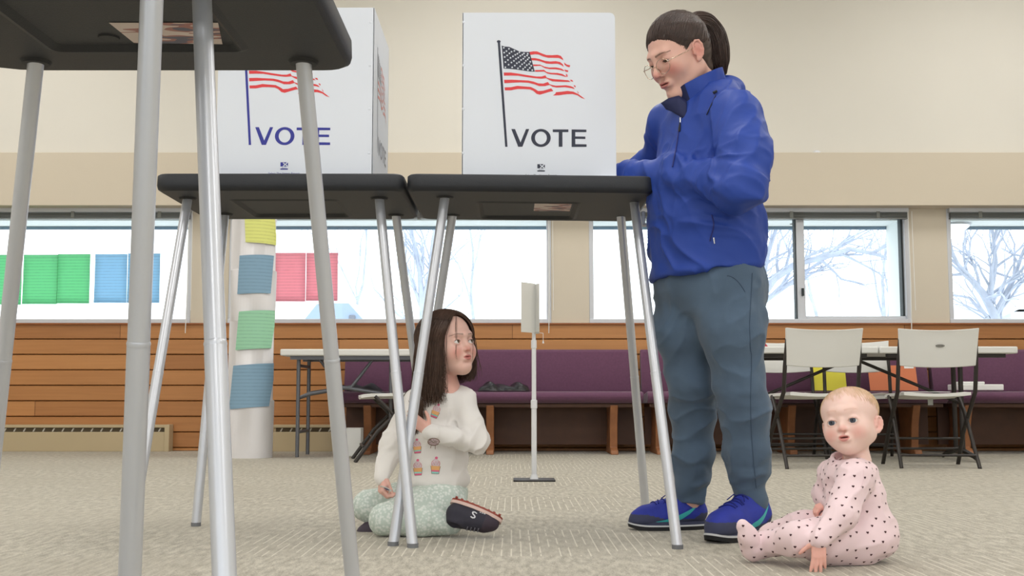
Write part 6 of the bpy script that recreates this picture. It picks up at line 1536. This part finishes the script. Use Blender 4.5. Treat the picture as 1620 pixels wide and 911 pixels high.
# ================================================================ the baby
def baby():
    SK = (240, 206, 195)
    M = head_matrix(pv(1345, 669, 2.97), -PI / 2 - R(32), R(-3), R(8), .83)
    HS = head_sdf('baby', .0012); V, Fq = sdf_mesh(HS, .0026); V = smooth_v(V, Fq, 1, .3)
    col = head_colour('baby', V, SK, mouth=.0012, cheek=(226, 136, 124), lip=(204, 112, 108), brow=(214, 166, 146), browk=.6)
    # thin fair hair colours the scalp
    hz = np.clip((V[:, 2] - (.078 - .62 * np.clip(.06 - V[:, 0], -.02, .2) + .0)) / .03, 0, 1) * (V[:, 2] > -.05); hz *= .5 + .25 * vnoise(V * np.array([30, 90, 30]))
    col = mixc(col, np.clip(hz * .9, 0, 1), (214, 180, 142)); Vw = tr(M, V)
    sh_l, sh_r = pv(1353, 756, 2.90), pv(1318, 752, 3.06); el_l, wr_l = pv(1330, 815, 2.84), pv(1297, 858, 2.80); el_r, wr_r = pv(1306, 785, 3.09), pv(1312, 797, 3.03)
    wr_l[2] = .080
    hl = hand_sdf(wr_l, (-.10, -.10, -1), (-.25, -1, 0), .088, True, curl=(.05, .06, .08, .2), spread=.16, thumb=(.95, .1), fat=1.12, forearm=.035, fr=.018, tcurl=.1, elbow=el_l)
    hr = hand_sdf(wr_r, (-1, -.3, -.25), (0, -.3, 1), .070, False, curl=(.7, .8, .8, .8), fat=1.25, forearm=.03, fr=.018, elbow=el_r)
    VL, FL = sdf_mesh(hl, .002); VR, FR_ = sdf_mesh(hr, .002)
    hip_l, hip_r = pv(1350, 858, 2.93), pv(1345, 850, 3.05); kn_l, kn_r = pv(1262, 852, 2.86), pv(1270, 832, 3.06); an_l, an_r = pv(1208, 862, 2.96), pv(1216, 846, 3.10)
    for q_ in (an_l, kn_l, hip_l): q_[2] = max(q_[2], .045)
    B = Sdf(); B.chain([pv(1350, 722, 2.98), pv(1355, 770, 2.98), pv(1356, 850, 2.98)], [.028, .040, .052], k=.02); B.rc(sh_l, sh_r, .022, .022, k=.01)
    B.chain([sh_l, el_l, wr_l], [.026, .022, .018], k=.01); B.chain([sh_r, el_r, wr_r], [.026, .022, .018], k=.01); B.chain([hip_l, kn_l, an_l], [.045, .032, .022], k=.02); B.chain([hip_r, kn_r, an_r], [.045, .032, .022], k=.02)
    VB, FB = sdf_mesh(B, .008); Va, Fa = merge((Vw, Fq), (VL, FL), (VR, FR_), (VB, FB))
    hc = np.tile(np.array(lin((236, 180, 166))), (len(Va) - len(V), 1)); col = np.concatenate([col, hc])
    body = np_obj('person', Va, Fa, m_skinC, None, col=col, loc=(float(hip_l[0]), 2.98, 0))
    tag(body, 'baby in pale pink heart-dotted sleepsuit sitting on the carpet beside the woman\'s shoes', 'person')
    eyes('baby', M, body, (66, 74, 88), (1, .02, .0), (190, 146, 128))
    # ---------------- sleepsuit
    S = Sdf(); rot = frame((-.9, -.45, 0)); rot = np.stack([rot[:, 1], rot[:, 0], rot[:, 2]], 1)
    def sec(px, py, Y, rl, rf, rz, k=.03, z=None):
        p = pv(px, py, Y); 
        if z is not None: p[2] = z
        S.el(p, (rl, rf, rz), rot=rot, k=k)
    sec(1346, 745, 2.98, .070, .058, .045); sec(1352, 785, 2.98, .080, .072, .065); sec(1358, 825, 2.98, .090, .088, .070); sec(1360, 858, 2.98, .100, .095, .060, .03, .060)
    S.rc(sh_l, sh_r, .038, .038, k=.03); S.rc(pv(1344, 728, 2.98), pv(1348, 746, 2.98), .040, .050, k=.02); S.rc(pv(1340, 700, 2.97), pv(1341, 717, 2.97), .04, .038, k=.004, sub=True)
    S.chain([sh_l, el_l, wr_l + (.002, .002, -.004)], [.043, .038, .024], k=.018); S.chain([sh_r, el_r, wr_r], [.038, .033, .024], k=.014)
    S.chain([hip_l, (hip_l + kn_l) / 2, kn_l], [.064, .054, .043], k=.025); S.chain([kn_l, an_l], [.041, .030], k=.02)
    S.chain([hip_r, (hip_r + kn_r) / 2, kn_r], [.062, .052, .040], k=.025); S.chain([kn_r, an_r], [.038, .027], k=.02)
    # footie: heel on the carpet, toes up and out
    t1 = pv(1190, 868, 2.95); t1[2] = .034; S.chain([an_l, t1], [.030, .027], k=.01); S.chain([t1, pv(1183, 848, 2.93), pv(1175, 832, 2.92)], [.028, .024, .015], k=.012)
    t2 = pv(1206, 850, 3.12); S.chain([an_r, t2], [.026, .022], k=.01)
    V, Fq = sdf_mesh(S, .0038); V = smooth_v(V, Fq, 1, .4); N = normals(V, Fq)
    W = lambda c_, r_: np.exp(-((V - np.array(c_)) ** 2).sum(1) / (r_ * r_))
    arm = np.clip(W((el_l + sh_l) / 2, .05) + W(el_l, .045) + W((el_l + wr_l) / 2, .05), 0, 1); leg_ = np.clip((1300 * 0 + (pv(1310, 850, 2.93)[0] - V[:, 0]) / .05), 0, 1)
    d = arm * (.0065 * crease(V, (.9, .2, .5), 9, 36, 1) - .003) + leg_ * (.005 * crease(V, (.35, .3, 1), 9, 32, 2) - .002) + (1 - np.clip(arm + leg_, 0, 1)) * (.0055 * crease(V, (1, .2, .25), 6, 24, 3) - .002)
    V = V + N * d[:, None]; V[:, 2] = np.maximum(V[:, 2], .0015); N = normals(V, Fq)
    mp_ = mat('pale_pink_cotton', (240, 214, 218), .85, noise=(12, .02), bump=(600, .2, .0006), sheen=.25)
    # heart dots share the suit's mesh
    rng = np.random.default_rng(3); order = rng.permutation(len(V)); pick = []
    cellD = {}
    for i in order:
        p = V[i]; key = tuple(np.floor(p / .024).astype(int)); ok = True
        for dx in (-1, 0, 1):
            for dy in (-1, 0, 1):
                for dz in (-1, 0, 1):
                    for j in cellD.get((key[0] + dx, key[1] + dy, key[2] + dz), ()):
                        if ((V[j] - p) ** 2).sum() < .0235 ** 2: ok = False
        if ok and p[2] > .006: cellD.setdefault(key, []).append(i); pick.append(i)
    heart = [(0, -1.0), (.55, -.45), (.95, .1), (.85, .6), (.45, .8), (0, .45), (-.45, .8), (-.85, .6), (-.95, .1), (-.55, -.45)]
    hv, hf = [], []
    for i in pick:
        n_ = N[i]; up = np.array([0, 0, 1.0]) if abs(n_[2]) < .9 else np.array([1.0, 0, 0]); a = np.cross(up, n_); a /= np.linalg.norm(a); b = np.cross(n_, a); s = .0037; o = len(hv)
        hv.append(V[i] + n_ * .0011)
        for x, y in heart: hv.append(V[i] + n_ * (.0011 - .012 * .0) + (a * x + b * y) * s - n_ * .0006)
        for k in range(10): hf.append((o, o + 1 + k, o + 1 + (k + 1) % 10, o + 1 + (k + 1) % 10))
    me_v = np.concatenate([V, np.array(hv)]); nV = len(V)
    me = bpy.data.meshes.new('sleepsuit'); me.from_pydata([tuple(v) for v in me_v], [], [tuple(int(i) for i in f) for f in Fq] + [tuple(int(i) + nV for i in f[:3]) for f in hf])
    me.polygons.foreach_set('material_index', [0] * len(Fq) + [1] * len(hf))
    suit = link_mesh('sleepsuit', me, [mp_, mat('dark_heart_print', (70, 34, 40), .8)], body, smooth=True); sb = bvh_of(V, Fq)
    def on(px, py, l=.001):
        h = sb.ray_cast(Vector((0, 0, CAMZ)), ray(px, py).normalized()); return (h[0] + h[1] * l) if h[0] is not None else None
    for nm, pts in (('neck_binding', [(1316, 735), (1322, 730), (1330, 725), (1340, 721), (1352, 718), (1362, 714)]), ('shoulder_seam', [(1362, 730), (1366, 745), (1366, 760), (1362, 775)])):
        pp = [p for p in (on(*q) for q in pts) if p is not None]
        if len(pp) > 2: MB().tube(pp, .0022 if nm[0] == 'n' else .0008, 6).build(nm, mp_, suit, smooth=60)
    # ---------------- fine hair
    H = HEADS['baby']; c = H['cran']; rng = np.random.default_rng(12); pts_ = []
    hb = bvh_of(*sdf_mesh(HS, .004)); K = 7
    for i in range(4200):
        a = rng.uniform(-PI, PI); z = rng.uniform(-.75, 1); d_ = np.array([math.cos(a) * math.sqrt(1 - z * z), math.sin(a) * math.sqrt(1 - z * z), z]); cen = np.array(c[:3])
        h = hb.ray_cast(Vector(cen + d_ * .3), Vector(-d_))
        if h[0] is None: continue
        p = np.array(h[0])
        if p[2] < .084 + .010 * math.sin(p[1] * 90) - .78 * max(0, .066 - p[0]) or p[0] > .072 or p[2] < -.03: continue
        if abs(abs(p[1]) - H['ear'][1]) < .03 and p[2] < .018 and p[0] > -.035: continue
        cur = p; w = [p + h[1] * .0004 if False else p]
        swirl = np.array([-.04, 0, .105])
        for k in range(1, K):
            dv = (cur - swirl); dv /= np.linalg.norm(dv) + 1e-9; nx_ = np.array(cur) + (dv * .8 + np.array([.0, .25, -.15])) * .0042
            dd = nx_ - cen; dd /= np.linalg.norm(dd); h2 = hb.ray_cast(Vector(cen + dd * .3), Vector(-dd)); cur = (np.array(h2[0]) + dd * .0011) if h2[0] is not None else nx_; w.append(cur)
        pts_.append(w)
    pts_ = np.array(pts_); VS, FS = tubes(pts_, np.full(pts_.shape[:2], .00018), 3)
    np_obj('hair', tr(M, VS), FS, mat('fair_baby_hair', (216, 184, 142), .6, noise=(40, .15)), body)
    return body
B_BODY = baby()
